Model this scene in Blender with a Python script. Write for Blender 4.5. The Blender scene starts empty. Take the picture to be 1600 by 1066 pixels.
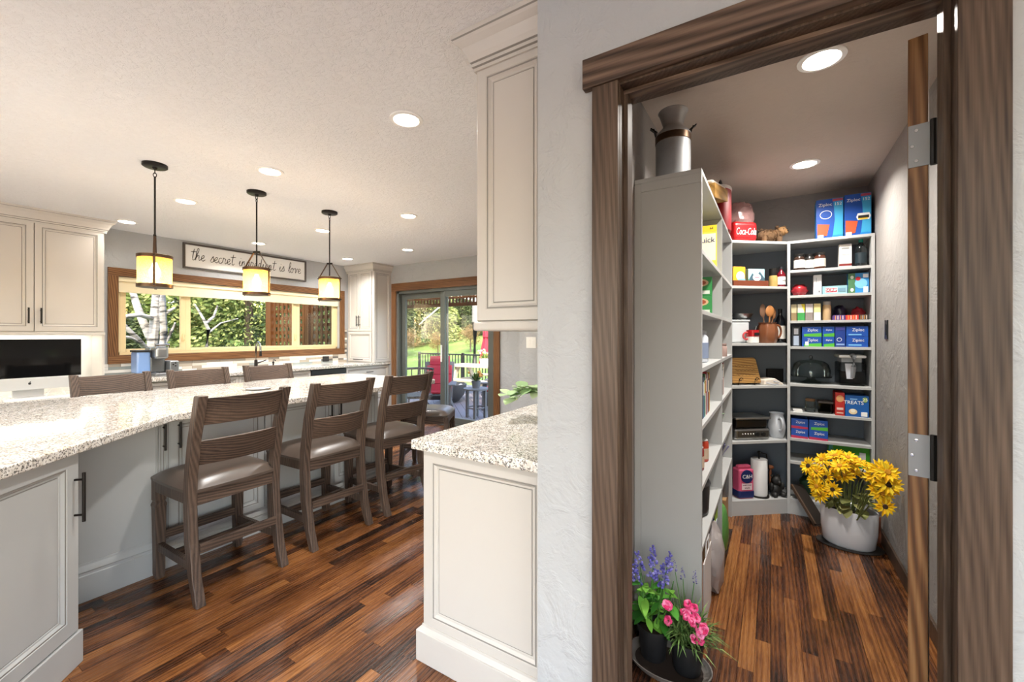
import bpy, bmesh, math, random
from math import sin, cos, pi, radians as R
from mathutils import Vector, Matrix
random.seed(7)
SC = bpy.context.scene
COL = SC.collection
# ---------------------------------------------------------------- camera (level lens, slight downward shift)
FPX, YAW, CAMH, HORY = 655.0, R(31.86), 1.35, 524.0
cam_d = bpy.data.cameras.new('camera'); cam = bpy.data.objects.new('camera', cam_d); COL.objects.link(cam)
cam.location = (0, 0, CAMH); cam.rotation_euler = (pi/2, 0, YAW)
cam_d.sensor_width = 36; cam_d.lens = 36*FPX/1600; cam_d.shift_y = -(533-HORY)/1600
cam_d.clip_start = 0.05; cam_d.clip_end = 300
SC.camera = cam
# ---------------------------------------------------------------- world, sun, exposure
W = bpy.data.worlds.new('sky'); SC.world = W; W.use_nodes = True
wn = W.node_tree.nodes; wl = W.node_tree.links
sky = wn.new('ShaderNodeTexSky'); sky.sky_type = 'NISHITA'; sky.sun_disc = False
sky.sun_elevation = R(48); sky.sun_rotation = R(140); sky.air_density = 1.0; sky.dust_density = 1.5
wl.new(sky.outputs[0], wn['Background'].inputs[0]); wn['Background'].inputs[1].default_value = 0.75
sd = bpy.data.lights.new('sun', 'SUN'); sd.energy = 3.0; sd.angle = R(1.0); sd.color = (1, .95, .86)
sun = bpy.data.objects.new('sun', sd); COL.objects.link(sun)
sun.rotation_euler = Vector((-.55, .62, -.85)).to_track_quat('-Z', 'Y').to_euler()
SC.view_settings.view_transform = 'Standard'; SC.view_settings.look = 'None'
SC.view_settings.gamma = 1; SC.view_settings.exposure = 0.92; SC.view_settings.use_curve_mapping = False
DOWNLIGHT_W = 9.0        # watts of each recessed kitchen lamp
PANTRY_W = 8.0
# ---------------------------------------------------------------- pixel -> place
Fw = Vector((-sin(YAW), cos(YAW))); Rt = Vector((cos(YAW), sin(YAW)))
def ray(px):
    return Fw + Rt*((px-800)/FPX)
def on_y(px, Y):
    d = ray(px); t = Y/d.y; return d.x*t, t
def on_x(px, X):
    d = ray(px); t = X/d.x; return d.y*t, t
def on_z(px, py, z):
    t = (CAMH-z)*FPX/(py-HORY); d = ray(px); return d.x*t, d.y*t, t
def zat(py, t): return CAMH+(HORY-py)/FPX*t
# ---------------------------------------------------------------- materials
def lin(c):
    if isinstance(c, str):
        c = c.lstrip('#'); c = [int(c[i:i+2], 16)/255 for i in (0, 2, 4)]
    return tuple((v/12.92 if v <= .04045 else ((v+.055)/1.055)**2.4) for v in c)+(1,)
MC = {}
class NT:
    def __init__(s, name):
        s.m = bpy.data.materials.new(name); s.m.use_nodes = True
        s.t = s.m.node_tree; s.n = s.t.nodes; s.b = s.n['Principled BSDF']
    def new(s, t, **k):
        o = s.n.new(t)
        for a, b in k.items(): setattr(o, a, b)
        return o
    def link(s, a, b): s.t.links.new(a, b)
    def math(s, op, a, b=None):
        o = s.new('ShaderNodeMath', operation=op)
        for i, v in enumerate((a, b)):
            if v is None: continue
            if isinstance(v, (int, float)): o.inputs[i].default_value = v
            else: s.link(v, o.inputs[i])
        return o.outputs[0]
    def ramp(s, fac, stops, interp='LINEAR'):
        o = s.new('ShaderNodeValToRGB'); r = o.color_ramp; r.interpolation = interp
        while len(r.elements) < len(stops): r.elements.new(.5)
        for e, (p, c) in zip(r.elements, stops): e.position = p; e.color = lin(c)
        s.link(fac, o.inputs[0]); return o.outputs[0]
    def mix(s, fac, a, b, mode='MIX'):
        o = s.new('ShaderNodeMix', data_type='RGBA', blend_type=mode)
        for i, v in ((0, fac), (6, a), (7, b)):
            if isinstance(v, (int, float)): o.inputs[i].default_value = v
            elif isinstance(v, (str, tuple)): o.inputs[i].default_value = lin(v) if isinstance(v, str) else v
            else: s.link(v, o.inputs[i])
        return o.outputs[2]
    def noise(s, vec, scale, detail=3, rough=.5, dist=0):
        o = s.new('ShaderNodeTexNoise'); o.inputs['Scale'].default_value = scale
        o.inputs['Detail'].default_value = detail; o.inputs['Roughness'].default_value = rough
        o.inputs['Distortion'].default_value = dist
        if vec is not None: s.link(vec, o.inputs['Vector'])
        return o.outputs[0]
    def mapping(s, vec, scale=(1, 1, 1), loc=(0, 0, 0), rot=(0, 0, 0)):
        o = s.new('ShaderNodeMapping'); s.link(vec, o.inputs[0])
        o.inputs['Scale'].default_value = scale; o.inputs['Rotation'].default_value = rot; o.inputs['Location'].default_value = loc
        return o.outputs[0]
    def bump(s, h, strength=.2, dist=.01):
        o = s.new('ShaderNodeBump'); o.inputs['Strength'].default_value = strength; o.inputs['Distance'].default_value = dist
        s.link(h, o.inputs['Height']); s.link(o.outputs[0], s.b.inputs['Normal'])
    def set(s, **k):
        for a, v in k.items():
            i = s.b.inputs[a.replace('_', ' ')]
            if isinstance(v, (int, float, tuple)): i.default_value = v
            elif isinstance(v, str): i.default_value = lin(v)
            else: s.link(v, i)
def pos(n): return n.new('ShaderNodeNewGeometry').outputs['Position']
def objco(n): return n.new('ShaderNodeTexCoord').outputs['Object']
def plain(c, rough=.5, metal=0, spec=.5, var=.06, **k):
    key = ('p', str(c), rough, metal, spec, str(k))
    if key in MC: return MC[key]
    n = NT('finish_'+str(len(MC)))
    ns = n.noise(objco(n), 14, 2)
    col = n.mix(n.math('MULTIPLY', ns, var), c if isinstance(c, str) else lin(c), (0.02, 0.02, 0.02, 1))
    n.set(Base_Color=col, Roughness=rough, Metallic=metal, Specular_IOR_Level=spec)
    for a, v in k.items(): n.set(**{a: v})
    MC[key] = n.m; return n.m
def glow(c, s):
    n = NT('glow_'+str(len(MC))); n.set(Base_Color=c, Emission_Color=c, Emission_Strength=s); MC[n.m.name] = n.m; return n.m
def wall_paint(name, c, bump=.5, scale=9, rough=.75):
    n = NT(name); p = pos(n)
    a = n.noise(p, scale, 5, .6, .6); b = n.noise(p, scale*7, 2)
    h = n.math('ADD', n.ramp(a, [(.45, '#000000'), (.62, '#ffffff')]), n.math('MULTIPLY', b, .5))
    n.set(Base_Color=n.mix(n.math('MULTIPLY', a, .12), c, '#8c8c8c'), Roughness=rough, Specular_IOR_Level=.25)
    n.bump(h, bump, .004); return n.m
def wood(name, dark, mid, light, axis=2, scale=1.0, rough=.4, contrast=1.0, world=False, sawn=False):
    """straight-grained stained wood; axis = direction of the grain in object space"""
    n = NT(name); p = pos(n) if world else objco(n)
    oi = n.new('ShaderNodeObjectInfo')
    off = n.new('ShaderNodeVectorMath', operation='ADD'); n.link(p, off.inputs[0])
    cm = n.new('ShaderNodeCombineXYZ'); r = n.math('MULTIPLY', oi.outputs['Random'], 17.0)
    for i in range(3): n.link(r, cm.inputs[i])
    n.link(cm.outputs[0], off.inputs[1])
    sc = [1.0]*3; sc[axis] = .09
    v = n.mapping(off.outputs[0], tuple(s*scale for s in sc))
    warp = n.noise(v, 7, 3, .5)
    wv = n.new('ShaderNodeTexWave', wave_type='BANDS', bands_direction='DIAGONAL')
    wv.inputs['Scale'].default_value = 34; wv.inputs['Distortion'].default_value = 7; wv.inputs['Detail'].default_value = 2
    wv.inputs['Detail Scale'].default_value = .5
    n.link(v, wv.inputs['Vector'])
    fine = n.noise(n.mapping(off.outputs[0], tuple((.02 if i == axis else 1.0)*scale for i in range(3))), 260, 2)
    g = n.math('ADD', n.math('MULTIPLY', wv.outputs['Fac'], .28*contrast), n.math('ADD', n.math('MULTIPLY', warp, .45), n.math('MULTIPLY', fine, .3)))
    col = n.ramp(g, [(.26, dark), (.48, mid), (.74, light)])
    n.set(Base_Color=col, Roughness=rough, Specular_IOR_Level=.35)
    if sawn:
        sm = [6.0]*3; sm[axis] = 60
        n.bump(n.math('ADD', n.noise(n.mapping(p, tuple(sm)), 3, 2), n.math('MULTIPLY', fine, .4)), .45, .003)
    else: n.bump(n.math('ADD', fine, n.math('MULTIPLY', wv.outputs['Fac'], .4)), .12, .002)
    return n.m
def plank_mat(name='oak_strip'):
    n = NT(name); p = pos(n)
    g = n.new('ShaderNodeNewGeometry'); oi = n.new('ShaderNodeObjectInfo')
    rnd = n.math('FRACT', n.math('ADD', oi.outputs['Random'], g.outputs['Random Per Island']))
    off = n.new('ShaderNodeVectorMath', operation='ADD'); n.link(p, off.inputs[0])
    cm = n.new('ShaderNodeCombineXYZ'); n.link(n.math('MULTIPLY', rnd, 31), cm.inputs[0]); n.link(n.math('MULTIPLY', rnd, 57), cm.inputs[1])
    n.link(cm.outputs[0], off.inputs[1])
    v = n.mapping(off.outputs[0], (1, .085, 1))
    wv = n.new('ShaderNodeTexWave', wave_type='RINGS', rings_direction='Z')
    wv.inputs['Scale'].default_value = 16; wv.inputs['Distortion'].default_value = 6; wv.inputs['Detail'].default_value = 3
    wv.inputs['Detail Scale'].default_value = 1.3; n.link(v, wv.inputs['Vector'])
    blot = n.noise(n.mapping(off.outputs[0], (1, .25, 1)), 7, 4, .6)
    fine = n.noise(n.mapping(off.outputs[0], (1, .03, 1)), 260, 2, .6)
    gsum = n.math('ADD', n.math('MULTIPLY', wv.outputs['Fac'], .13), n.math('ADD', n.math('MULTIPLY', blot, .66), n.math('MULTIPLY', fine, .17)))
    gsum = n.math('ADD', gsum, n.math('MULTIPLY', n.math('SUBTRACT', rnd, .5), .32))
    col = n.ramp(gsum, [(.27, '#1d100a'), (.41, '#4a2a18'), (.55, '#704423'), (.72, '#956336')])
    n.set(Base_Color=col, Roughness=n.math('ADD', .2, n.math('MULTIPLY', fine, .14)), Specular_IOR_Level=.5)
    n.bump(n.math('ADD', fine, wv.outputs['Fac']), .14, .001)
    return n.m
def granite(name='granite'):
    n = NT(name); p = pos(n)
    v1 = n.new('ShaderNodeTexVoronoi'); v1.inputs['Scale'].default_value = 130; n.link(p, v1.inputs['Vector'])
    v2 = n.new('ShaderNodeTexVoronoi'); v2.inputs['Scale'].default_value = 230; n.link(p, v2.inputs['Vector'])
    s1 = n.new('ShaderNodeSeparateColor'); n.link(v1.outputs['Color'], s1.inputs[0])
    s2 = n.new('ShaderNodeSeparateColor'); n.link(v2.outputs['Color'], s2.inputs[0])
    base = n.ramp(s1.outputs[0], [(0, '#ebe6de'), (.45, '#f5f1ea'), (.66, '#d9d1c6'), (.78, '#faf8f4'), (.93, '#a8a39c')], 'CONSTANT')
    dark = n.ramp(s2.outputs[1], [(0, '#ffffff'), (.76, '#8f8c89'), (.90, '#3a3a3a')], 'CONSTANT')
    cl = n.ramp(n.noise(p, 20, 2), [(.35, '#ffffff'), (.65, '#d8d2ca')])
    col = n.mix(.85, base, dark, 'MULTIPLY'); col = n.mix(.6, col, cl, 'MULTIPLY')
    n.set(Base_Color=col, Roughness=.09, Specular_IOR_Level=.6)
    return n.m
def glassmat(name, tint='#ffffff', alpha_mix=.85, rough=0.0):
    """thin pane: mostly transparent with a fresnel sheen"""
    n = NT(name); n.n.remove(n.b)
    tr = n.new('ShaderNodeBsdfTransparent'); tr.inputs[0].default_value = lin(tint)
    gl = n.new('ShaderNodeBsdfGlossy'); gl.inputs['Roughness'].default_value = rough; gl.inputs[0].default_value = (1, 1, 1, 1)
    fr = n.new('ShaderNodeFresnel'); fr.inputs[0].default_value = 1.45
    mx = n.new('ShaderNodeMixShader'); n.link(n.math('MULTIPLY', fr.outputs[0], alpha_mix), mx.inputs[0])
    n.link(tr.outputs[0], mx.inputs[1]); n.link(gl.outputs[0], mx.inputs[2])
    n.link(mx.outputs[0], n.n['Material Output'].inputs[0]); return n.m
def leafmat(name, a, b, c, rough=.6):
    n = NT(name); g = n.new('ShaderNodeNewGeometry'); oi = n.new('ShaderNodeObjectInfo')
    r = n.math('FRACT', n.math('ADD', g.outputs['Random Per Island'], oi.outputs['Random']))
    n.set(Base_Color=n.ramp(r, [(0, a), (.5, b), (1, c)]), Roughness=rough, Specular_IOR_Level=.25)
    return n.m
M = {}
M['ceil'] = wall_paint('ceiling_paint', '#f2f3f5', .55, 45, .8)
M['wall'] = wall_paint('grey_wall_paint', '#b4b6b8', .75, 8)
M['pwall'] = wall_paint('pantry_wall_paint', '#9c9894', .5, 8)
M['cab'] = plain('#cac5be', .38, var=.02)
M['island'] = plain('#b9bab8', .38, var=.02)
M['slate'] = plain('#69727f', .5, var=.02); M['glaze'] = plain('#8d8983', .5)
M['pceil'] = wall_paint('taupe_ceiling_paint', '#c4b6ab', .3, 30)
M['shelf'] = plain('#b8b9b8', .45, var=.02)
M['white'] = plain('#ecebe6', .4, var=.02)
M['trim'] = wood('dark_oak_trim', '#2a1e17', '#56463a', '#7b6757', 2, 1, .4, .35)
M['trimx'] = wood('dark_oak_header', '#2a1e17', '#5f4d41', '#86705f', 0, .6, .4, .9)
M['oakx'] = wood('oak_trim_level', '#38230f', '#6b4629', '#8d6642', 1)
M['oakx2'] = wood('oak_trim_across', '#38230f', '#6b4629', '#8d6642', 0)
M['oakz'] = wood('oak_trim_upright', '#38230f', '#6b4629', '#8d6642', 2)
M['dooredge'] = wood('oak_door', '#2b180b', '#6c4728', '#977049', 2, .8)
M['chz'] = wood('stool_wood', '#2a211c', '#4e4038', '#675649', 2, 1, .45, sawn=True)
M['chy'] = wood('stool_wood_rail', '#2a211c', '#4e4038', '#6b584a', 1, 1, .45, sawn=True)
M['leather'] = plain('#54473e', .33, spec=.6, var=.35)
M['plank'] = plank_mat(); M['subfloor'] = plain('#1a0f09', .8)
M['granite'] = granite()
M['black'] = plain('#191817', .45); M['iron'] = plain('#26221f', .4, .7); M['bronze'] = plain('#5a4636', .38, .85)
M['steel'] = plain('#a9a9a8', .28, .95); M['chrome'] = plain('#c9c9c9', .12, 1)
M['galv'] = plain('#b4b5b6', .5, .55, var=.4)
M['glass'] = glassmat('window_glass', '#fffcf8', .22); M['clear'] = glassmat('clear_glass', '#e6eceb', .9)
na = NT('amber_seeded_glass'); na.n.remove(na.b)
_tr = na.new('ShaderNodeBsdfTransparent'); _tr.inputs[0].default_value = lin('#fff1cf')
_tl = na.new('ShaderNodeBsdfTranslucent'); _tl.inputs[0].default_value = lin('#ffd384')
_gl = na.new('ShaderNodeBsdfGlossy'); _gl.inputs['Roughness'].default_value = .12
_vo = na.new('ShaderNodeTexVoronoi'); _vo.inputs['Scale'].default_value = 120; na.link(objco(na), _vo.inputs['Vector'])
_m1 = na.new('ShaderNodeMixShader'); na.link(na.math('ADD', .30, na.math('MULTIPLY', _vo.outputs['Distance'], .25)), _m1.inputs[0]); na.link(_tr.outputs[0], _m1.inputs[1]); na.link(_tl.outputs[0], _m1.inputs[2])
_m2 = na.new('ShaderNodeMixShader'); _m2.inputs[0].default_value = .06; na.link(_m1.outputs[0], _m2.inputs[1]); na.link(_gl.outputs[0], _m2.inputs[2])
na.link(_m2.outputs[0], na.n['Material Output'].inputs[0]); M['amber'] = na.m
M['vinyl'] = plain('#e6cfa0', .45, var=.03); M['shade'] = plain('#efe2bf', .8, var=.04)
M['slider'] = plain('#5c605c', .4, .2)
M['paper'] = plain('#f2f1ee', .7, var=.02)
def paint(c, rough=.5): return plain(c, rough)
# ---------------------------------------------------------------- mesh helpers
class MB:
    def __init__(s): s.v = []; s.f = []
    def add(s, vs, fs):
        o = len(s.v); s.v += [tuple(v) for v in vs]; s.f += [tuple(i+o for i in f) for f in fs]; return s
    def box(s, x0, x1, y0, y1, z0, z1):
        return s.add([(x0, y0, z0), (x1, y0, z0), (x1, y1, z0), (x0, y1, z0), (x0, y0, z1), (x1, y0, z1), (x1, y1, z1), (x0, y1, z1)],
                     [(0, 3, 2, 1), (4, 5, 6, 7), (0, 1, 5, 4), (1, 2, 6, 5), (2, 3, 7, 6), (3, 0, 4, 7)])
    def cbox(s, c, d): return s.box(c[0]-d[0]/2, c[0]+d[0]/2, c[1]-d[1]/2, c[1]+d[1]/2, c[2]-d[2]/2, c[2]+d[2]/2)
    def prism(s, poly, z0, z1, ax=2):
        n = len(poly)
        def P(p, z): return {2: (p[0], p[1], z), 1: (p[0], z, p[1]), 0: (z, p[0], p[1])}[ax]
        vs = [P(p, z0) for p in poly]+[P(p, z1) for p in poly]
        return s.add(vs, [tuple(reversed(range(n))), tuple(range(n, 2*n))]+[(i, (i+1) % n, n+(i+1) % n, n+i) for i in range(n)])
    def lathe(s, prof, c=(0, 0, 0), n=20, sx=1, sy=1):
        vs = []; fs = []; m = len(prof)
        for (r, z) in prof:
            for k in range(n):
                a = 2*pi*k/n; vs.append((c[0]+r*cos(a)*sx, c[1]+r*sin(a)*sy, c[2]+z))
        for i in range(m-1):
            for k in range(n):
                k2 = (k+1) % n; fs.append((i*n+k, i*n+k2, (i+1)*n+k2, (i+1)*n+k))
        if prof[0][0] > 1e-4: fs.append(tuple(reversed(range(n))))
        if prof[-1][0] > 1e-4: fs.append(tuple((m-1)*n+k for k in range(n)))
        return s.add(vs, fs)
    def tube(s, path, r, n=8, cap=True, flat=1.0):
        path = [Vector(p) for p in path]; rs = r if isinstance(r, (list, tuple)) else [r]*len(path)
        vs = []; fs = []; up = Vector((0, 0, 1))
        for i, p in enumerate(path):
            d = (path[min(i+1, len(path)-1)]-path[max(i-1, 0)]).normalized()
            a = d.cross(up)
            if a.length < 1e-3: a = d.cross(Vector((1, 0, 0)))
            a.normalize(); b = a.cross(d).normalized()
            for k in range(n):
                t = 2*pi*k/n; vs.append(p+(a*cos(t)+b*sin(t)*flat)*rs[i])
        for i in range(len(path)-1):
            for k in range(n):
                k2 = (k+1) % n; fs.append((i*n+k, i*n+k2, (i+1)*n+k2, (i+1)*n+k))
        if cap: fs += [tuple(reversed(range(n))), tuple((len(path)-1)*n+k for k in range(n))]
        return s.add(vs, fs)
    def bar(s, a, b, w, d, side=(0, 1, 0)):
        """rectangular bar a->b; w measured along side, d across"""
        a = Vector(a); b = Vector(b); ax = (b-a).normalized(); sd_ = Vector(side); sd_ = (sd_-ax*sd_.dot(ax)).normalized(); o = ax.cross(sd_)
        vs = [p+sd_*(w/2)*i+o*(d/2)*j for p in (a, b) for i, j in ((-1, -1), (1, -1), (1, 1), (-1, 1))]
        return s.add(vs, [(0, 1, 2, 3), (7, 6, 5, 4), (0, 4, 5, 1), (1, 5, 6, 2), (2, 6, 7, 3), (3, 7, 4, 0)])
    def sphere(s, c, r, n=12, m=8, sc=(1, 1, 1)):
        prof = [(r*sin(pi*i/m), -r*cos(pi*i/m)) for i in range(m+1)]
        q = MB().lathe([(max(a, 1e-5), z) for a, z in prof], (0, 0, 0), n)
        return s.add([(c[0]+v[0]*sc[0], c[1]+v[1]*sc[1], c[2]+v[2]*sc[2]) for v in q.v], q.f)
    def torus(s, c, R_, r, n=24, m=8, M4=None):
        vs = []; fs = []
        for i in range(n):
            a = 2*pi*i/n
            for j in range(m):
                b = 2*pi*j/m; p = Vector(((R_+r*cos(b))*cos(a), (R_+r*cos(b))*sin(a), r*sin(b)))
                if M4: p = M4 @ p
                vs.append(p+Vector(c))
        for i in range(n):
            for j in range(m):
                fs.append((i*m+j, ((i+1) % n)*m+j, ((i+1) % n)*m+(j+1) % m, i*m+(j+1) % m))
        return s.add(vs, fs)
    def mesh(s, name):
        me = bpy.data.meshes.new(name); me.from_pydata(s.v, [], s.f)
        bm = bmesh.new(); bm.from_mesh(me); bmesh.ops.recalc_face_normals(bm, faces=bm.faces); bm.to_mesh(me); bm.free()
        return me
    def build(s, name, mat, parent=None, bev=0, smooth=False, loc=None, rz=0, seg=2):
        me = s.mesh(name); me.materials.append(mat)
        if smooth:
            for p in me.polygons: p.use_smooth = True
            me.set_sharp_from_angle(angle=R(40))
        return link(name, me, parent, bev, loc, rz, seg)
def link(name, me, parent=None, bev=0, loc=None, rz=0, seg=2):
    o = bpy.data.objects.new(name, me); COL.objects.link(o)
    if parent: o.parent = parent
    if loc is not None: o.location = loc
    o.rotation_euler.z = rz
    if bev:
        b = o.modifiers.new('bevel', 'BEVEL'); b.width = bev; b.segments = seg; b.limit_method = 'ANGLE'; b.angle_limit = R(40); b.harden_normals = False
    return o
def tag(o, label, cat, group=None):
    o['label'] = label; o['category'] = cat
    if group: o['group'] = group
    return o
def struct(o): o['kind'] = 'structure'; return o
def thing(name, label, cat, loc=(0, 0, 0), rz=0, group=None):
    o = bpy.data.objects.new(name, None); COL.objects.link(o); o.empty_display_size = .05
    o.location = loc; o.rotation_euler.z = rz; return tag(o, label, cat, group)
def copy_tree(o, parent=None):
    c = o.copy(); COL.objects.link(c); c.parent = parent
    for ch in list(o.children): copy_tree(ch, c)
    return c
TXT = {}
def text_obj(s, size, mat, parent, loc, rot=(pi/2, 0, 0), ext=.0006, sx=1.0, shear=0, name='lettering', bold=0):
    key = (s, size, sx, shear, mat.name, bold)
    if key not in TXT:
        cu = bpy.data.curves.new('t', 'FONT'); cu.body = s; cu.size = size; cu.extrude = ext; cu.shear = shear; cu.offset = bold
        cu.align_x = 'CENTER'; cu.align_y = 'CENTER'; cu.resolution_u = 3
        tmp = bpy.data.objects.new('t', cu); COL.objects.link(tmp)
        me = bpy.data.meshes.new_from_object(tmp.evaluated_get(bpy.context.evaluated_depsgraph_get()))
        bpy.data.objects.remove(tmp); bpy.data.curves.remove(cu)
        me.materials.clear(); me.materials.append(mat)
        for v in me.vertices: v.co.x *= sx
        TXT[key] = me
    o = link(name, TXT[key], parent, loc=loc); o.rotation_euler = rot; return o
def panel_door(mb_frame, mb_panel, w, h, th=.02, stile=.055, depth=.012):
    """frame-and-panel front in local XZ, facing -Y, lower left corner at the origin (profile of nested rectangles)"""
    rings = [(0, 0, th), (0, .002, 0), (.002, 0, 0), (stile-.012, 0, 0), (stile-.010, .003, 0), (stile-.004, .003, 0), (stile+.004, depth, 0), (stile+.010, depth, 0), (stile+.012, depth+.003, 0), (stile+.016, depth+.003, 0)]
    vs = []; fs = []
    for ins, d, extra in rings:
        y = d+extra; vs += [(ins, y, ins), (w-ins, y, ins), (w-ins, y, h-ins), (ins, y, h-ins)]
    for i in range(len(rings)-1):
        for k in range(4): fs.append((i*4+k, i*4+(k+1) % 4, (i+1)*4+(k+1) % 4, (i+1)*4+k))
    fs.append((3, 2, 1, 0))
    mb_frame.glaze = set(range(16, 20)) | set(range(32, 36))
    mb_frame.add(vs, fs)
    i = stile+.016; mb_panel.box(i, w-i, depth+.001, th-.002, i, h-i)
def bar_handle(parent, x, z, L, vertical=True, mat=None, out=.032):
    m = MB()
    if vertical:
        m.tube([(x, -out, z-L/2), (x, -out, z+L/2)], .006, 8)
        for s in (-1, 1): m.tube([(x, 0, z+s*L*.36), (x, -out, z+s*L*.36)], .0045, 6)
    else:
        m.tube([(x-L/2, -out, z), (x+L/2, -out, z)], .006, 8)
        for s in (-1, 1): m.tube([(x+s*L*.36, 0, z), (x+s*L*.36, -out, z)], .0045, 6)
    return m.build('handle', mat or M['iron'], parent, smooth=True)
def door_part(root, name, loc, rz, w, h, mat, handle=None, stile=.055, L=.13):
    """door or drawer front child; local frame faces -Y before rz. handle=(x,z,vertical)"""
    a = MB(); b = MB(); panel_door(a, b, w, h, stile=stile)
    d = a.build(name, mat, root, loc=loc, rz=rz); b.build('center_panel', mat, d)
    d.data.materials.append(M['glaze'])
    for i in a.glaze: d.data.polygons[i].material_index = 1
    if handle: bar_handle(d, handle[0], handle[1], L, handle[2])
    return d
# ================================================================ THE SETTING
CEIL = 2.48; WX = -5.95; DY = 4.78; PY = 1.20          # ceiling, window wall, sliding-door wall, pantry wall
X0, X1, Y0, Y1 = -6.07, 2.2, -4.0, 4.92
floor = struct(MB().box(X0, X1+.1, Y0-.1, Y1, -.15, -.016).build('floor', M['subfloor']))
PW = .0572
unit = MB().box(0, 1, 0, 1, -1, 0).mesh('plank'); unit.materials.append(M['plank'])
rnd = random.Random(3); field = MB(); cand = []
nrow = int((X1-X0)/PW)
for i in range(nrow):
    x = X0+i*PW; y = Y0+rnd.uniform(-.8, 0)
    while y < Y1:
        L = rnd.choice((.32, .45, .6, .75, .9, 1.1))*rnd.uniform(.85, 1.15); a = max(y, Y0); b = min(y+L, Y1); y += L
        if b-a < .05: continue
        if b < -.4 and True:
            field.box(x, x+PW-.0012, a, b-.0012, -.015, 0); continue
        cx, cy = x+PW/2, (a+b)/2; score = 0
        for q in (.1, .5, .9):
            yy = a+(b-a)*q; t = Fw.dot(Vector((cx, yy)))
            if t < .3: continue
            u = Rt.dot(Vector((cx, yy)))/t*FPX+800; v = HORY+CAMH/t*FPX
            inreg = (-3.02 < cx < -1.2 and .2 < yy < 4.7) or (-1.25 < cx < -.6 and yy < 1.3) or (-.56 < cx < .63 and 1.2 < yy < 3.85)
            if inreg and -30 < u < 1630 and v < 1090: score += 1/t**3
        cand.append((score*(b-a), x, a, b))
cand.sort(reverse=True)
for k, (s, x, a, b) in enumerate(cand):
    if k < 298 and s > 0:
        o = link('plank', unit, floor, loc=(x, a, rnd.uniform(-.0004, .0002))); o.scale = (PW-.0012, b-a-.0012, .0145)
    else: field.box(x, x+PW-.0012, a, b-.0012, -.0148, 0)
pf = field.build('plank_field', M['plank'], floor); pf['kind'] = 'stuff'
struct(MB().box(X0-.6, X1+1.7, Y0-1.6, Y1+.35, CEIL, CEIL+.16).build('ceiling', M['ceil']))  # slab overhangs the unseen sides to keep sun out of the added windows
# ---- pantry wall with its doorway
OL, OR, OZ = -.395, .338, 2.097
struct(MB().box(-.648, OL, PY, PY+.12, 0, CEIL).box(OR, X1, PY, PY+.12, 0, CEIL).box(OL, OR, PY, PY+.12, OZ, CEIL).build('wall_front', M['wall']))
struct(MB().box(-.648, -.54, PY+.12, 4.22, 0, CEIL).build('wall_pantry_left', M['pwall']))
struct(MB().box(.61, .73, PY+.12, 4.22, 0, CEIL).build('wall_pantry_right', M['pwall']))
struct(MB().box(-.54, .61, 4.10, 4.22, 0, CEIL).build('wall_pantry_back', M['pwall']))
struct(MB().box(-.54, .61, PY+.12, 4.10, CEIL-.002, CEIL).build('ceiling_pantry', M['pceil']))
struct(MB().box(-16, 14, Y0-22, Y0-.13, -.35, -.16).build('terrain_bounce_rear', plain('#cdc5b9', .9, var=.2)))  # unseen pale ground added to bounce neutral light through the rear window
# ---- kitchen walls
wy0, wy1, wz0, wz1 = 1.585, 4.285, 1.13, 1.985
struct(MB().box(X0, WX, Y0, wy0, 0, CEIL).box(X0, WX, wy1, Y1, 0, CEIL).box(X0, WX, wy0, wy1, 0, wz0).box(X0, WX, wy0, wy1, wz1, CEIL).build('wall_window', M['wall']))
sx0, sx1, sz1 = -5.17, -3.26, 2.06
struct(MB().box(WX, sx0, DY, Y1, 0, CEIL).box(sx1, -2.2, DY, Y1, 0, CEIL).box(sx0, sx1, DY, Y1, sz1, CEIL).build('wall_slider', M['wall']))
nx = on_y(812, 4.0)[0]
struct(MB().box(nx, -.648, 4.0, 4.12, 0, CEIL).box(nx, nx+.12, 4.12, DY, 0, CEIL).build('wall_nook', M['wall']))
struct(MB().box(X1, X1+.12, Y0, -3.3, 0, CEIL).box(X1, X1+.12, .5, PY+.12, 0, CEIL).box(X1, X1+.12, -3.3, .5, 0, .45).box(X1, X1+.12, -3.3, .5, 2.25, CEIL).build('wall_right', M['wall']))
w2 = struct(MB().box(X1+.04, X1+.08, -3.3, .5, .45, .5).box(X1+.04, X1+.08, -3.3, .5, 2.2, 2.25).box(X1+.04, X1+.08, -3.3, -3.25, .5, 2.2).box(X1+.04, X1+.08, .45, .5, .5, 2.2).box(X1+.04, X1+.08, -1.43, -1.37, .5, 2.2).build('window_fill_right', M['vinyl']))  # window added in the unseen right wall to let in fill daylight
for a, b in ((-3.25, -1.43), (-1.37, .45)): MB().box(X1+.058, X1+.062, a, b, .5, 2.2).build('pane', M['glass'], w2)
struct(MB().box(X1+.13, X1+16, Y0-.12, 9, -.35, -.16).build('terrain_bounce_right', plain('#cdc5b9', .9, var=.2)))  # same pale bounce ground, added out of view beyond the right wall
struct(MB().box(X0, -4.6, Y0-.12, Y0, 0, CEIL).box(1.2, X1, Y0-.12, Y0, 0, CEIL).box(-4.6, 1.2, Y0-.12, Y0, 0, .35).box(-4.6, 1.2, Y0-.12, Y0, 2.3, CEIL).build('wall_rear', M['wall']))
w3 = struct(MB().box(-4.6, 1.2, Y0-.08, Y0-.04, .35, .4).box(-4.6, 1.2, Y0-.08, Y0-.04, 2.25, 2.3).box(-4.6, -4.55, Y0-.08, Y0-.04, .4, 2.25).box(1.15, 1.2, Y0-.08, Y0-.04, .4, 2.25).box(-1.73, -1.67, Y0-.08, Y0-.04, .4, 2.25).build('window_fill_rear', M['vinyl']))  # invented rear window, brings daylight in from behind the camera
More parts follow.
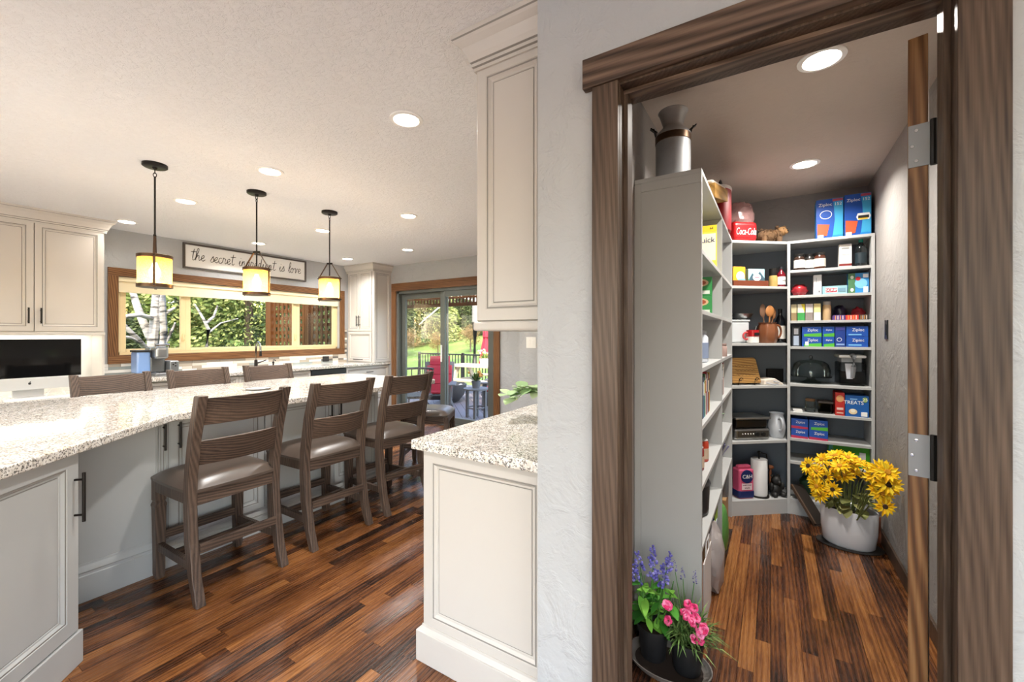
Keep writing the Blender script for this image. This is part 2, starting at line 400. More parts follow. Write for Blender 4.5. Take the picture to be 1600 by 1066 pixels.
for a, b in ((-4.55, -1.73), (-1.67, 1.15)): MB().box(a, b, Y0-.062, Y0-.058, .4, 2.25).build('pane', M['glass'], w3)
# ---- pantry doorway: casing, header board, jamb with stops
cy = PY-.02
struct(MB().box(-.455, -.377, cy, PY, 0, 2.084).build('trim_1', M['trim'], bev=.002))
struct(MB().box(.314, .389, cy, PY, 0, 2.084).build('trim_2', M['trim'], bev=.002))
struct(MB().box(-.483, .417, cy-.006, PY, 2.084, 2.172).build('trim_3', M['trimx'], bev=.002))
jm = struct(MB().box(OL, OL+.019, PY-.001, PY+.125, 0, 2.078).box(OR-.019, OR, PY-.001, PY+.125, 0, 2.078).box(OL, OR, PY-.001, PY+.125, 2.078, 2.097).build('trim_4', M['trim'], bev=.001))
MB().box(OL+.019, OL+.031, PY+.035, PY+.075, 0, 2.066).build('door_stop', M['trim'], jm, bev=.001)
MB().box(OR-.031, OR-.019, PY+.035, PY+.075, 0, 2.066).build('door_stop', M['trim'], jm, bev=.001)
MB().box(OL+.019, OR-.019, PY+.035, PY+.075, 2.066, 2.078).build('door_stop', M['trimx'], jm, bev=.001)
M['hinge'] = plain('#8a8b8e', .45, .4)
# open pantry door (swung in against the right wall) with hinges
hx, hy_, da = OR-.028, PY+.150, R(13.2)
door = struct(MB().box(-.035, 0, 0, .66, .012, 2.06).build('door_1', M['dooredge'], loc=(hx, hy_, 0), rz=-da, bev=.0015))
for zc in (1.80, 1.065, .27):
    hg = MB().box(-.034, .004, -.0025, 0, zc-.05, zc+.05).build('hinge', M['hinge'], door)
    MB().tube([(.009, -.004, zc-.053), (.009, -.004, zc+.053)], .0062, 8).build('pin', M['black'], hg, smooth=True)
    for (sx_, sz_) in ((-.020, .036), (-.027, 0), (-.020, -.036)):
        MB().lathe([(.0042, 0), (.0036, .001), (.0001, .0012)], (0, 0, 0), 8).build('screw', M['chrome'], hg, loc=(sx_, -.0026, zc+sz_)).rotation_euler.x = pi/2
kb = MB().lathe([(.024, 0), (.024, .006), (.010, .010), (.010, .035), (.026, .045), (.028, .058), (.018, .068), (.001, .070)], (0, 0, 0), 14).build('knob', M['iron'], door, smooth=True, loc=(0, .60, .96))
kb.rotation_euler.y = pi/2
struct(MB().box(.597, .61, PY+.125, 3.797, 0, .085).build('baseboard_right', M['trim'], bev=.002))
struct(MB().box(-.54, -.527, PY+.125, 1.93, 0, .085).build('baseboard_left', M['trim'], bev=.002))
# ---- kitchen window
TW = .085
wt = struct(MB().box(WX, WX+.022, wy0-TW, wy1+TW, wz1, wz1+TW).build('trim_5', M['oakx'], bev=.002))
MB().box(WX, WX+.022, wy0-TW, wy1+TW, wz0-TW, wz0).build('bottom_board', M['oakx'], wt, bev=.002)
for a in (wy0-TW, wy1): MB().box(WX, WX+.022, a, a+TW, wz0, wz1).build('side_board', M['oakz'], wt, bev=.002)
MB().box(WX-.055, WX+.001, wy0, wy1, wz0, wz0+.006).build('stool_board', M['oakx'], wt)
win = struct(MB().box(X0+.005, WX-.055, wy0, wy1, wz0, wz0+.035).box(X0+.005, WX-.055, wy0, wy1, wz1-.035, wz1).box(X0+.005, WX-.055, wy0, wy0+.03, wz0, wz1).box(X0+.005, WX-.055, wy1-.03, wy1, wz0, wz1).build('window_1', M['vinyl'], bev=.003))
XG = X0+.046
edges = [on_x(p, XG)[0] for p in (182, 289, 462, 521)]; edges[0] = wy0+.03; edges[-1] = wy1-.03
for i in range(3):
    a, b = edges[i], edges[i+1]; s = .05
    sh = MB().box(XG-.02, XG+.02, a, a+s, wz0+.035, wz1-.035).box(XG-.02, XG+.02, b-s, b, wz0+.035, wz1-.035).box(XG-.02, XG+.02, a+s, b-s, wz0+.035, wz0+.07).box(XG-.02, XG+.02, a+s, b-s, wz1-.07, wz1-.035).build('sash', M['vinyl'], win, bev=.003)
    MB().box(XG-.003, XG+.003, a+s, b-s, wz0+.07, wz1-.07).build('pane', M['glass'], sh)
    if i < 2:
        MB().box(XG+.02, XG+.028, b-.03, b-.012, 1.27, 1.37).tube([(XG+.03, b-.021, 1.28), (XG+.045, b-.021, 1.30), (XG+.045, b-.021, 1.36)], .006, 6).build('sash_lock', M['vinyl'], sh)
wsh = tag(MB().box(WX-.03, WX-.022, wy0+.012, wy1-.012, 1.835, wz1-.01).box(WX-.034, WX-.018, wy0+.012, wy1-.012, 1.815, 1.838).build('roller_shade', M['shade']), 'cream roller shade pulled partly down over the wide kitchen window', 'shade')
MB().box(WX-.044, WX-.006, wy0+.002, wy1-.002, wz1-.055, wz1-.004).build('valance', M['shade'], wsh, bev=.006)
# ---- sliding glass door
st = struct(MB().box(sx0-.10, sx1+.10, DY-.022, DY, sz1, sz1+.125).build('trim_6', M['oakx2'], bev=.002))
for a in (sx0-.10, sx1): MB().box(a, a+.10, DY-.022, DY, 0, sz1).build('side_board', M['oakz'], st, bev=.002)
sl = struct(MB().box(sx0, sx0+.04, DY+.01, DY+.13, 0, sz1).box(sx1-.04, sx1, DY+.01, DY+.13, 0, sz1).box(sx0, sx1, DY+.01, DY+.13, sz1-.045, sz1).box(sx0, sx1, DY+.01, DY+.13, 0, .035).build('door_2', M['slider'], bev=.003))
mid = (sx0+sx1)/2
for (a, b, yy) in ((sx0+.04, mid+.045, DY+.09), (mid-.045, sx1-.04, DY+.045)):
    s = .085
    pn = MB().box(a, a+s, yy-.02, yy+.02, .035, sz1-.045).box(b-s, b, yy-.02, yy+.02, .035, sz1-.045).box(a+s, b-s, yy-.02, yy+.02, .035, .13).box(a+s, b-s, yy-.02, yy+.02, sz1-.13, sz1-.045).build('sliding_panel', M['slider'], sl, bev=.004)
    MB().box(a+s, b-s, yy-.003, yy+.003, .13, sz1-.13).build('pane', M['glass'], pn)
MB().box(mid-.02, mid+.0, DY+.0, DY+.024, .95, 1.2).build('handle', M['white'], sl, bev=.004)
# ---- mosaic backsplash strips
bs = struct(MB().box(WX, WX+.006, 1.405, 4.415, .915, wz0-TW).box(WX, WX+.006, wy1+TW, 4.415, wz0-TW, 1.45).build('wall_backsplash', paint('#a39a90', .7)))
tc = [plain(c, .12, spec=.6) for c in ('#efece6', '#8d8378', '#b4a898', '#6e6a66', '#d5cdc2', '#9aa09c')]
tme = {}
for c in range(6):
    me = MB().box(0, .007, 0, 1, 0, 1).mesh('tile'); me.materials.append(tc[c]); tme[c] = me
rt = random.Random(11)
for r_ in range(4):
    y = 1.406
    while y < 4.41:
        L = rt.choice((.1, .15, .2, .3)); e = min(y+L, 4.414)
        if e-y > .02:
            o = link('tile', tme[rt.choice((0, 0, 1, 2, 2, 3, 4, 5))], bs, loc=(WX+.006, y, .917+r_*.0325)); o.scale = (1, e-y-.002, .0305)
        y = e
for r_ in range(12):
    y = wy1+TW+.002
    o = link('tile', tme[rt.randrange(6)], bs, loc=(WX+.006, y, 1.05+r_*.0325)); o.scale = (1, 4.414-y, .0305)
# ---- recessed lamps
M['lens'] = glow('#fff4e2', 14); M['lring'] = plain('#f4f3f0', .5)
lens = MB().lathe([(.001, 0), (.062, 0), (.062, .004)], (0, 0, 0), 20)
lm_ = lens.mesh('lens'); lm_.materials.append(M['lens'])
rg = MB().lathe([(.062, 0), (.066, -.006), (.084, -.003), (.085, .003), (.062, .004)], (0, 0, 0), 24).mesh('trim_ring'); rg.materials.append(M['lring'])
def downlight(x, y, watts, label, group, col=(1, .98, .95)):
    t = thing('recessed_light', label, 'ceiling light', (x, y, CEIL), 0, group)
    link('lens', lm_, t, loc=(0, 0, -.005)); link('trim_ring', rg, t, loc=(0, 0, -.003))
    ld = bpy.data.lights.new('downlight', 'AREA'); ld.shape = 'DISK'; ld.size = .12; ld.energy = watts; ld.color = col; ld.spread = R(140)
    lo = bpy.data.objects.new('downlight_lamp', ld); COL.objects.link(lo); lo.parent = t; lo.location = (0, 0, -.011)
    return t
KL = [((635, 186), 'recessed ceiling light between the pendants and the grey wall cabinet'), ((422, 267), 'recessed ceiling light over the aisle behind the near stools'), ((290, 314), None), ((198, 346), 'recessed ceiling light beside the crown of the desk cabinet'), ((404, 380), None),
      ((504, 360), None), ((543, 404), 'recessed ceiling light beside the tall corner cabinet'), ((638, 337), 'recessed ceiling light before the sliding door, farther from the glass'), ((637, 390), 'recessed ceiling light nearest the sliding glass door')]
for (p, lb) in KL:
    x, y, t_ = on_z(p[0], p[1], CEIL)
    downlight(x, y, DOWNLIGHT_W*(.12 if p[0] < 250 else 1), lb or 'recessed ceiling light in the row between the pendants and the window', 'recessed kitchen lights')
for (x, y) in ((-3.6, -.6), (-1.7, -.6), (.4, -.6), (-3.6, -2.4), (-1.7, -2.4), (.4, -2.4)):
    downlight(x, y, DOWNLIGHT_W*1.5, 'added recessed fill light behind the camera, out of view', 'added fill lights behind the camera')  # unseen ceiling lamps added as fill, none known here
for (x, y, lb) in ((.17, 2.12, 'recessed pantry light just inside the doorway'), (.18, 3.36, 'recessed pantry light before the back shelves')):
    downlight(x, y, PANTRY_W*1.35, lb, 'recessed pantry lights', (1, .95, .88))
# ---- switch plates
sp = tag(MB().box(-.038, .038, -.006, 0, -.06, .06).build('switch_plate', M['black'], loc=(.61, on_x(1386, .61)[0], 1.385), rz=-pi/2, bev=.002), 'black switch plate on the grey pantry side wall', 'switch')
MB().box(-.017, .017, -.009, -.006, -.034, .034).build('rocker', M['black'], sp, bev=.001)
sw = tag(MB().box(-.06, .06, -.006, 0, -.06, .06).build('switch_plate', M['white'], loc=(on_y(830, 4.0)[0], 4.0, 1.27), bev=.002), 'white double switch plate on the bare wall past the sliding door', 'switch')
for s in (-.024, .024): MB().box(s-.016, s+.016, -.009, -.006, -.034, .034).build('rocker', M['white'], sw, bev=.001)
# ================================================================ KITCHEN
# ---- bar counter (boomerang slab)
def rounded(poly, k, r, n=6):
    a, b, c = Vector(poly[k-1]), Vector(poly[k]), Vector(poly[(k+1) % len(poly)])
    p = b+(a-b).normalized()*r; q = b+(c-b).normalized()*r
    return poly[:k]+[tuple((p*(1-t)**2+b*2*t*(1-t)+q*t*t)) for t in [i/n for i in range(n+1)]]+poly[k+1:]
poly = [(-2.79, .97), (-2.79, 3.10), (-4.13, 3.10), (-4.13, -.97), (-2.62, -.97), (-1.80, -.06)]
poly = rounded(poly, 2, .26); poly = rounded(poly, 1, .06); poly = rounded(poly, 0, .08) if False else poly
bar = tag(MB().prism(poly, .878, .918).build('bar_countertop', M['granite'], bev=.006), 'speckled granite bar top with an angled end, ringed by dark stools', 'countertop')
def baseboard_mb(p0, p1, nrm, h=.19, out=.018):
    """moulded base along p0->p1, nrm points out of the cabinet"""
    p0 = Vector(p0); p1 = Vector(p1); n = Vector(nrm)
    prof = [(0, 0), (out, 0), (out, h*.68), (out*.75, h*.70), (out*.75, h*.76), (out*.95, h*.80), (out*.6, h*.88), (out*.25, h*.94), (out*.2, h), (0, h)]
    m = MB(); k = len(prof); vs = []
    for p in (p0, p1): vs += [(p.x+n.x*o, p.y+n.y*o, z) for o, z in prof]
    return m.add(vs, [tuple(range(k)), tuple(reversed(range(k, 2*k)))]+[(i, (i+1) % k, k+(i+1) % k, k+i) for i in range(k)])
isl = thing('bar_base_cabinet', 'grey base cabinet under the bar, with pairs of doors behind the stools', 'cabinet', (0, 0, 0))
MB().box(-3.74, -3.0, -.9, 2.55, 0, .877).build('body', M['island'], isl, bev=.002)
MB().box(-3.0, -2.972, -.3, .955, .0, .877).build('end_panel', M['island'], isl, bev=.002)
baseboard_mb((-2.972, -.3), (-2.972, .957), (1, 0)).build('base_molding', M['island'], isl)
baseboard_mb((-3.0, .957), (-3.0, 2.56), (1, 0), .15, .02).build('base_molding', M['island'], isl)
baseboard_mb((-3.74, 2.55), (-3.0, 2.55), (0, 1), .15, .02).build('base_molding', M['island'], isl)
rzx = pi/2        # face -Y -> face +X
def isl_door(y0, y1, hand=None):
    w = y1-y0; hd = None
    if hand == 'L': hd = (.04, .60, True)
    if hand == 'R': hd = (w-.04, .60, True)
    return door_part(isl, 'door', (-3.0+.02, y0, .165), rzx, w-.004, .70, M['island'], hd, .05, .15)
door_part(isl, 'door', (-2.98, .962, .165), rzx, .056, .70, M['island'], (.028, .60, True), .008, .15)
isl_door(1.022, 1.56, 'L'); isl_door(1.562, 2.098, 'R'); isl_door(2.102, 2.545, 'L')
# ---- angled cabinet of the bar, nearest corner
ang = thing('angled_base_cabinet', 'grey base cabinet with raised molding set at an angle under the bar end', 'cabinet', (-2.425+.95*.7071, .525-.95*.7071, 0), R(135))
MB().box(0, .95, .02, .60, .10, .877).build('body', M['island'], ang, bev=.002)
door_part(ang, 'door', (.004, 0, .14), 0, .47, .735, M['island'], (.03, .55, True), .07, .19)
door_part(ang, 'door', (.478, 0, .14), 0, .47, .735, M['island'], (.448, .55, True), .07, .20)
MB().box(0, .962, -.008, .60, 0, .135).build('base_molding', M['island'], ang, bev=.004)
m = MB(); m.tube([(.986, .05, .62), (.986, .05, .82)], .006, 8)
for z in (.65, .79): m.tube([(.95, .05, z), (.986, .05, z)], .0045, 6)
m.build('handle', M['iron'], ang, smooth=True)
# ---- stools
def make_stool(name, label, group, back=True):
    t = thing(name, label, 'stool', (0, 0, 0), 0, group)
    prof = [(0.0, 0), (-.045, .12), (-.085, .30), (-.098, .48), (-.092, .62), (-.055, .82), (.015, 1.05)]
    for s in (-1, 1):
        m = MB(); vs = []; fs = []; y0, y1 = s*.215-.0225, s*.215+.0225
        pr = prof if back else prof[:4]+[(-.096, .545)]
        for (x, z) in pr:
            wd = .052 if z > .3 else .058-(.3-z)*.06
            vs += [(x-wd/2, y0, z), (x+wd/2, y0, z), (x+wd/2, y1, z), (x-wd/2, y1, z)]
        n = len(pr)
        for i in range(n-1):
            for k in range(4): fs.append((i*4+k, i*4+(k+1) % 4, i*4+4+(k+1) % 4, i*4+4+k))
        fs += [(3, 2, 1, 0), tuple(n*4-4+k for k in range(4))]
        m.add(vs, fs); m.build('back_post' if back else 'leg', M['chz'], t, bev=.005)
        m = MB(); prl = [(.034, 0), (.044, .03), (.044, .10), (.052, .40), (.056, .405), (.056, .415), (.044, .43), (.052, .44), (.052, .56)]
        vs = []; fs = []
        for (w, z) in prl: vs += [(-.48-w/2, s*.205-w/2, z), (-.48+w/2, s*.205-w/2, z), (-.48+w/2, s*.205+w/2, z), (-.48-w/2, s*.205+w/2, z)]
        n = len(prl)
        for i in range(n-1):
            for k in range(4): fs.append((i*4+k, i*4+(k+1) % 4, i*4+4+(k+1) % 4, i*4+4+k))
        fs += [(3, 2, 1, 0), tuple(n*4-4+k for k in range(4))]
        m.add(vs, fs); m.build('leg', M['chz'], t, bev=.003)
        MB().bar((-.075, s*.212, .18), (-.46, s*.205, .18), .026, .045).build('stretcher', M['chz'], t, bev=.003)
    def curved(x0, bowv, y, z0, z1, th, lean=0):
        vs = []; n = 8
        for i in range(n+1):
            f = -1+2*i/n; yy = f*y; xb = x0-bowv*(1-f*f)
            vs += [(xb-th/2, yy, z0), (xb+th/2, yy, z0), (xb+th/2+lean, yy, z1), (xb-th/2+lean, yy, z1)]
        fs = [(3, 2, 1, 0), tuple(n*4+k for k in range(4))]
        for i in range(n):
            for k in range(4): fs.append((i*4+k, i*4+(k+1) % 4, i*4+4+(k+1) % 4, i*4+4+k))
        return MB().add(vs, fs)
    # curve the rails away from the sitter (towards +x in the middle)
    if back:
        curved(-.034, -.030, .195, .895, 1.035, .024, .045).build('top_rail', M['chy'], t, bev=.003)
        curved(-.078, -.026, .195, .685, .815, .022, .035).build('lower_rail', M['chy'], t, bev=.003)
    MB().bar((-.09, -.20, .515), (-.09, .20, .515), .024, .075, (1, 0, 0)).build('seat_frame', M['chy'], t, bev=.003)
    MB().bar((-.495, -.20, .525), (-.495, .20, .525), .024, .07, (1, 0, 0)).build('seat_frame', M['chy'], t, bev=.003)
    for s in (-1, 1): MB().bar((-.10, s*.218, .525), (-.49, s*.218, .525), .024, .07).build('seat_frame', M['chz'], t, bev=.003)
    MB().bar((-.05, -.195, .265), (-.05, .195, .265), .022, .045, (1, 0, 0)).build('stretcher', M['chy'], t, bev=.003)
    MB().bar((-.30, -.195, .18), (-.30, .195, .18), .03, .04, (1, 0, 0)).build('stretcher', M['chy'], t, bev=.003)
    MB().bar((-.48, -.19, .235), (-.48, .19, .235), .03, .045, (1, 0, 0)).build('stretcher', M['chy'], t, bev=.003)
    # domed leather cushion
    m = MB(); n = 12; vs = []; fs = []
    for i in range(n+1):
        for j in range(n+1):
            a = -1+2*i/n; b = -1+2*j/n
            ex = abs(a)**4; ey = abs(b)**4
            x = -.295+a*.235*(1-.05*b*b); y = b*.238*(1-.04*a*a)
            z = .562+.052*(max(0, 1-ex)**.5)*(max(0, 1-ey)**.5)
            vs.append((x, y, z))
    for i in range(n):
        for j in range(n): fs.append((i*(n+1)+j, (i+1)*(n+1)+j, (i+1)*(n+1)+j+1, i*(n+1)+j+1))
    o = len(vs); ring = [i*(n+1) for i in range(n+1)]+[n*(n+1)+j for j in range(1, n+1)]+[(n-i)*(n+1)+n for i in range(1, n+1)]+[n-j for j in range(1, n)]
    lowr = [(vs[i][0], vs[i][1], .548) for i in ring]; k = len(ring)
    fs += [(ring[i], ring[(i+1) % k], o+(i+1) % k, o+i) for i in range(k)]+[tuple(reversed(range(o, o+k)))]
    m.add(vs+lowr, fs); m.build('cushion', M['leather'], t, smooth=True)
    return t
nb = 'dark slat-back stool with brown leather seat, '
s0 = make_stool('counter_stool', nb+'beside the flat end panel', 'stools along the aisle side of the bar')
s0.location = (-2.425, 1.165, 0); s0.rotation_euler.z = R(2)
for i, (x, y, a, lb) in enumerate(((-2.44, 1.79, 1, nb+'middle of the aisle row'), (-2.435, 2.385, -1, nb+'last of the row before the patio door'))):
    c = copy_tree(s0); c.location = (x, y, 0); c.rotation_euler.z = R(a); c['label'] = lb; c['group'] = 'stools along the aisle side of the bar'
for i, (y, lb) in enumerate(((1.145, 'slat-back stool across the bar, in front of the desk computer'), (1.735, 'slat-back stool across the bar, below the coffee maker end of the window'), (2.35, 'slat-back stool across the bar, beside the kitchen faucet'))):
    c = copy_tree(s0); c.location = (-4.42, y, 0); c.rotation_euler.z = pi; c['label'] = lb; c['group'] = 'stools across the bar'
s4 = make_stool('backless_stool', 'dark counter stool with a shiny leather seat past the bar end, no back showing', None, False)
s4.location = (-2.87, 2.98, 0); s4.rotation_euler.z = R(-60)
# ---- pendants
def make_pendant(label):
    t = thing('pendant_light', label, 'pendant', (0, 0, CEIL), 0, 'pendant lights over the bar')
    MB().lathe([(.001, 0), (.068, 0), (.068, -.016), (.060, -.022), (.016, -.022), (.010, -.034), (.001, -.034)], n=28).build('canopy', M['iron'], t, smooth=True)
    for k, z in enumerate((-.046, -.070)):
        MB().torus((0, 0, z), .011, .0028, 14, 6, Matrix.Rotation(k*pi/2, 3, 'Z') @ Matrix.Rotation(pi/2, 3, 'X') @ Matrix.Diagonal((.8, 1.25, 1))).build('chain_link', M['iron'], t, smooth=True)
    MB().tube([(0, 0, -.082), (0, 0, -.59)], .0055, 8).build('rod', M['iron'], t, smooth=True)
    zt, zb, rr = -.600, -.815, .092
    MB().cbox((0, 0, -.475), (.05, .016, .016)).build('hub', M['iron'], t, bev=.002)
    for s in (-1, 1):
        m = MB(); m.bar((s*.02, 0, -.475), (s*(rr+.004), 0, zt), .014, .004); m.bar((s*(rr+.006), 0, zt+.004), (s*(rr+.006), 0, zb-.004), .014, .005)
        m.build('strap', M['bronze'], t)
        for z in (zt-.012, zb+.012): MB().tube([(s*(rr+.004), 0, z), (s*(rr+.02), 0, z)], .005, 6).build('thumb_screw', M['iron'], t)
    MB().lathe([(.012, .012), (.03, .006), (.088, 0), (rr+.003, -.002), (rr+.003, -.022), (rr-.001, -.022), (rr-.001, -.006), (.012, .0)], (0, 0, zt), 32).build('top_ring', M['bronze'], t, smooth=True)
    MB().lathe([(rr-.002, 0), (rr+.003, 0), (rr+.003, .022), (rr-.002, .022), (rr-.002, 0)], (0, 0, zb), 32).build('bottom_ring', M['bronze'], t, smooth=True)
    g = MB(); n = 32; vs = []
    for z in (zb, zt): vs += [((rr-.002)*cos(2*pi*k/n), (rr-.002)*sin(2*pi*k/n), z) for k in range(n)]
    g.add(vs, [(k, (k+1) % n, n+(k+1) % n, n+k) for k in range(n)]); g.build('glass_shade', M['amber'], t, smooth=True)
    MB().lathe([(.014, 0), (.016, -.045), (.013, -.05)], (0, 0, zt), 12).build('socket', M['bronze'], t, smooth=True)
    MB().lathe([(.011, 0), (.016, -.02), (.030, -.055), (.031, -.075), (.022, -.10), (.001, -.112)], (0, 0, zt-.05), 16).build('bulb', M['bulb'], t, smooth=True)
    return t
M['bulb'] = glow('#ffd592', 30)
pl = make_pendant('lantern pendant with amber glass, on the angled end of the bar')
PEND = [(242, 257, 'lantern pendant with amber glass, hanging nearest the desk cabinet', -20), (401, 300, 'lantern pendant with amber glass, hanging before the lettered sign', 30), (515, 331, 'lantern pendant with amber glass, hanging nearest the tall corner cabinet', 28)]
for i, (px, py, lb, a) in enumerate(PEND):
    o = pl if i == 0 else copy_tree(pl)
    x, y, t_ = on_z(px, py, CEIL); o.location = (x, y, CEIL); o.rotation_euler.z = R(a); o['label'] = lb
    ld = bpy.data.lights.new('pendant_bulb', 'POINT'); ld.energy = 2.5; ld.color = (1, .76, .46); ld.shadow_soft_size = .035
    lo = bpy.data.objects.new('pendant_lamp', ld); COL.objects.link(lo); lo.parent = o; lo.location = (0, 0, -.775)
# ---- right-hand cabinets ending at the pantry wall
PYC = 1.29
rb = thing('base_cabinet', 'light greige base cabinet with a panelled end against the pantry wall', 'cabinet', (0, 0, 0))
MB().box(-1.235, -.650, PYC+.02, 3.99, 0, .877).build('body', M['cab'], rb, bev=.002)
door_part(rb, 'end_panel', (-1.237, PYC, .135), 0, .585, .738, M['cab'], None, .06)
MB().box(-1.262, -.650, PYC-.018, 3.99, 0, .125).build('base_molding', M['cab'], rb, bev=.002)
baseboard_mb((-1.24, PYC+.0), (-.650, PYC+.0), (0, -1), .15, .016).build('cap_molding', M['cab'], rb)
tag(MB().box(-1.275, -.650, PYC-.035, 3.99, .878, .918).build('countertop', M['granite'], bev=.006), 'speckled granite counter with a pale leafy sprig, ending at the pantry wall', 'countertop')
ub = thing('wall_cabinet', 'greige wall cabinet with crown molding, ending at the pantry wall', 'cabinet', (0, 0, 0))
ux = on_y(745, PYC)[0]
MB().box(ux+.002, -.650, PYC+.02, 3.99, 1.40, CEIL-.11).build('body', M['cab'], ub, bev=.002)
door_part(ub, 'end_panel', (ux, PYC, 1.405), 0, -.650-ux, CEIL-.11-1.405, M['cab'], None, .055)
MB().box(ux-.012, -.650, PYC-.012, 3.99, 1.366, 1.402).build('light_rail', M['cab'], ub, bev=.01, seg=3)
def crown(p, out=.07, h=.125):
    """p: list of corner points of the run (outer face line), walked so that outward is to the right"""
    prof = [(0, 0), (.008, 0), (.008, .012), (.014, .016), (.014, .028), (.020, .032), (.026, .050), (.042, .080), (.060, .096), (.066, .104), (out, .108), (out, h), (0, h)]
    pts = [Vector(q) for q in p]; m = MB(); k = len(prof); vs = []
    for i, q in enumerate(pts):
        dirs = []
        if i > 0: dirs.append((pts[i]-pts[i-1]).normalized())
        if i < len(pts)-1: dirs.append((pts[i+1]-pts[i]).normalized())
        ns = [Vector((d.y, -d.x)) for d in dirs]; nn = sum(ns, Vector((0, 0)))
        if len(ns) == 2: nn = nn/(1+ns[0].dot(ns[1]))
        vs += [(q.x+nn.x*o, q.y+nn.y*o, CEIL-h-.0005+z) for o, z in prof]
    fs = [tuple(range(k)), tuple(reversed(range((len(pts)-1)*k, len(pts)*k)))]
    for i in range(len(pts)-1): fs += [(i*k+j, i*k+(j+1) % k, (i+1)*k+(j+1) % k, (i+1)*k+j) for j in range(k)]
    m.glz = [2+i*k+j for i in range(len(pts)-1) for j in (2, 4, 9)]
    return m.add(vs, fs)
def crown_part(p, root, out=.07):
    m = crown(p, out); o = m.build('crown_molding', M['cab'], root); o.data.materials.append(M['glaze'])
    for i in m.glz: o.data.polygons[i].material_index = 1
    return o
crown_part([(ux, 3.99), (ux, PYC), (-.650, PYC)], ub)
# ---- desk hutch on the window wall
hu = thing('desk_wall_cabinet', 'greige wall cabinet with two-door fronts above the desk computer', 'cabinet', (0, 0, 0))
HXF = -5.62
MB().box(WX+.001, HXF, -.48, 1.395, 1.375, CEIL-.09).build('body', M['cab'], hu, bev=.002)
for i, (a, b, hd) in enumerate(((-.46, -.005, 'R'), (0, .455, 'L'), (.465, .925, 'R'), (.93, 1.385, 'L'))):
    w = b-a; door_part(hu, 'door', (HXF+.02, a, 1.385), rzx, w, .985, M['cab'], ((w-.035) if hd == 'R' else .035, .14, True), .055, .14)
MB().box(WX+.001, HXF, 1.377, 1.397, .80, 1.375).build('end_panel', M['cab'], hu, bev=.002)
MB().box(WX+.001, WX+.012, -.48, 1.377, .80, 1.375).build('back_panel', M['white'], hu)
MB().box(HXF-.005, HXF+.02, -.48, 1.397, 1.35, 1.378).build('light_rail', M['cab'], hu, bev=.004)
crown_part([(WX+.002, 1.397), (HXF+.02, 1.397), (HXF+.02, -.48)][::-1], hu, .065)
uc = MB().box(-5.90, -5.87, -.3, 1.3, 1.366, 1.374).build('under_cabinet_lamp', glow('#fff3e0', 5), hu)
ld = bpy.data.lights.new('strip', 'AREA'); ld.shape = 'RECTANGLE'; ld.size = .05; ld.size_y = 1.5; ld.energy = 3; ld.color = (1, .94, .85)
lo = bpy.data.objects.new('under_cabinet_strip', ld); COL.objects.link(lo); lo.parent = hu; lo.location = (-5.83, .55, 1.36)
dk = thing('desk', 'built-in granite desk beneath the wall cabinet, holding the computer', 'desk', (0, 0, 0))
MB().box(WX+.012, -5.28, -.48, 1.376, .76, .80).build('desk_top', M['granite'], dk, bev=.005)
for a in (-.46, .80): 
    MB().box(WX+.012, -5.34, a, a+.56, 0, .76).build('pedestal', M['cab'], dk, bev=.002)
    for z in (.12, .34, .56): door_part(dk, 'drawer', (-5.32, a+.005, z), rzx, .55, .19, M['cab'], (.275, .1, False), .035)
# ---- all-in-one computer
ix = -5.56; iy1 = on_x(127, ix)[0]; iy0 = iy1-.65
im = thing('desktop_computer', 'silver all-in-one computer with a large black screen on the desk', 'computer', (ix, (iy0+iy1)/2, .80), 0)
MB().box(-.02, 0, -.325, .325, .175, .515).build('screen', plain('#0c0d0f', .07, spec=.6), im, bev=.003)
sh = MB().box(-.021, .001, -.325, .325, .07, .176).build('chin', plain('#d9d9d8', .35, .3), im, bev=.003)
ap = MB(); ap.sphere((.0016, 0, .124), .011, 12, 6, (.1, .85, 1)); ap.sphere((.0018, .004, .139), .004, 8, 5, (.1, 1, 1)); ap.build('emblem', M['black'], im)
MB().bar((-.03, 0, .30), (-.05, 0, .01), .19, .008, (0, 1, 0)).box(-.14, .06, -.095, .095, 0, .008).build('stand', plain('#d0d0cf', .35, .5), im, bev=.002)
kbd = tag(MB().box(-.055, .055, -.21, .21, 0, .012).build('keyboard', plain('#e8e8e6', .5), loc=(ix+.19, iy0+.36, .80), bev=.003), 'slim white keyboard in front of the desktop computer', 'keyboard')
km = MB().box(-.008, .008, -.008, .008, 0, .003).mesh('key'); km.materials.append(M['paper'])
for r_ in range(5):
    for c_ in range(20): link('key', km, kbd, loc=(-.04+r_*.02, -.195+c_*.0205, .012))
tag(MB().sphere((0, 0, .012), .03, 14, 8, (1.8, 1, .45)).build('computer_mouse', plain('#f3f3f2', .3), smooth=True, loc=(ix+.2, iy1-.02, .8015)), 'white computer mouse beside the keyboard', 'mouse')
cb = [(ix-.06, iy1-.2+.012*sin(k*.9), .81+.085*sin(pi*k/12)) if False else (ix-.03, iy1-.222+.0105*k, .806+.075*sin(pi*k/12)) for k in range(13)]
tag(MB().tube(cb, .0035, 6).build('power_cable', M['paper'], smooth=True), 'looped white cable behind the desktop computer', 'cable')
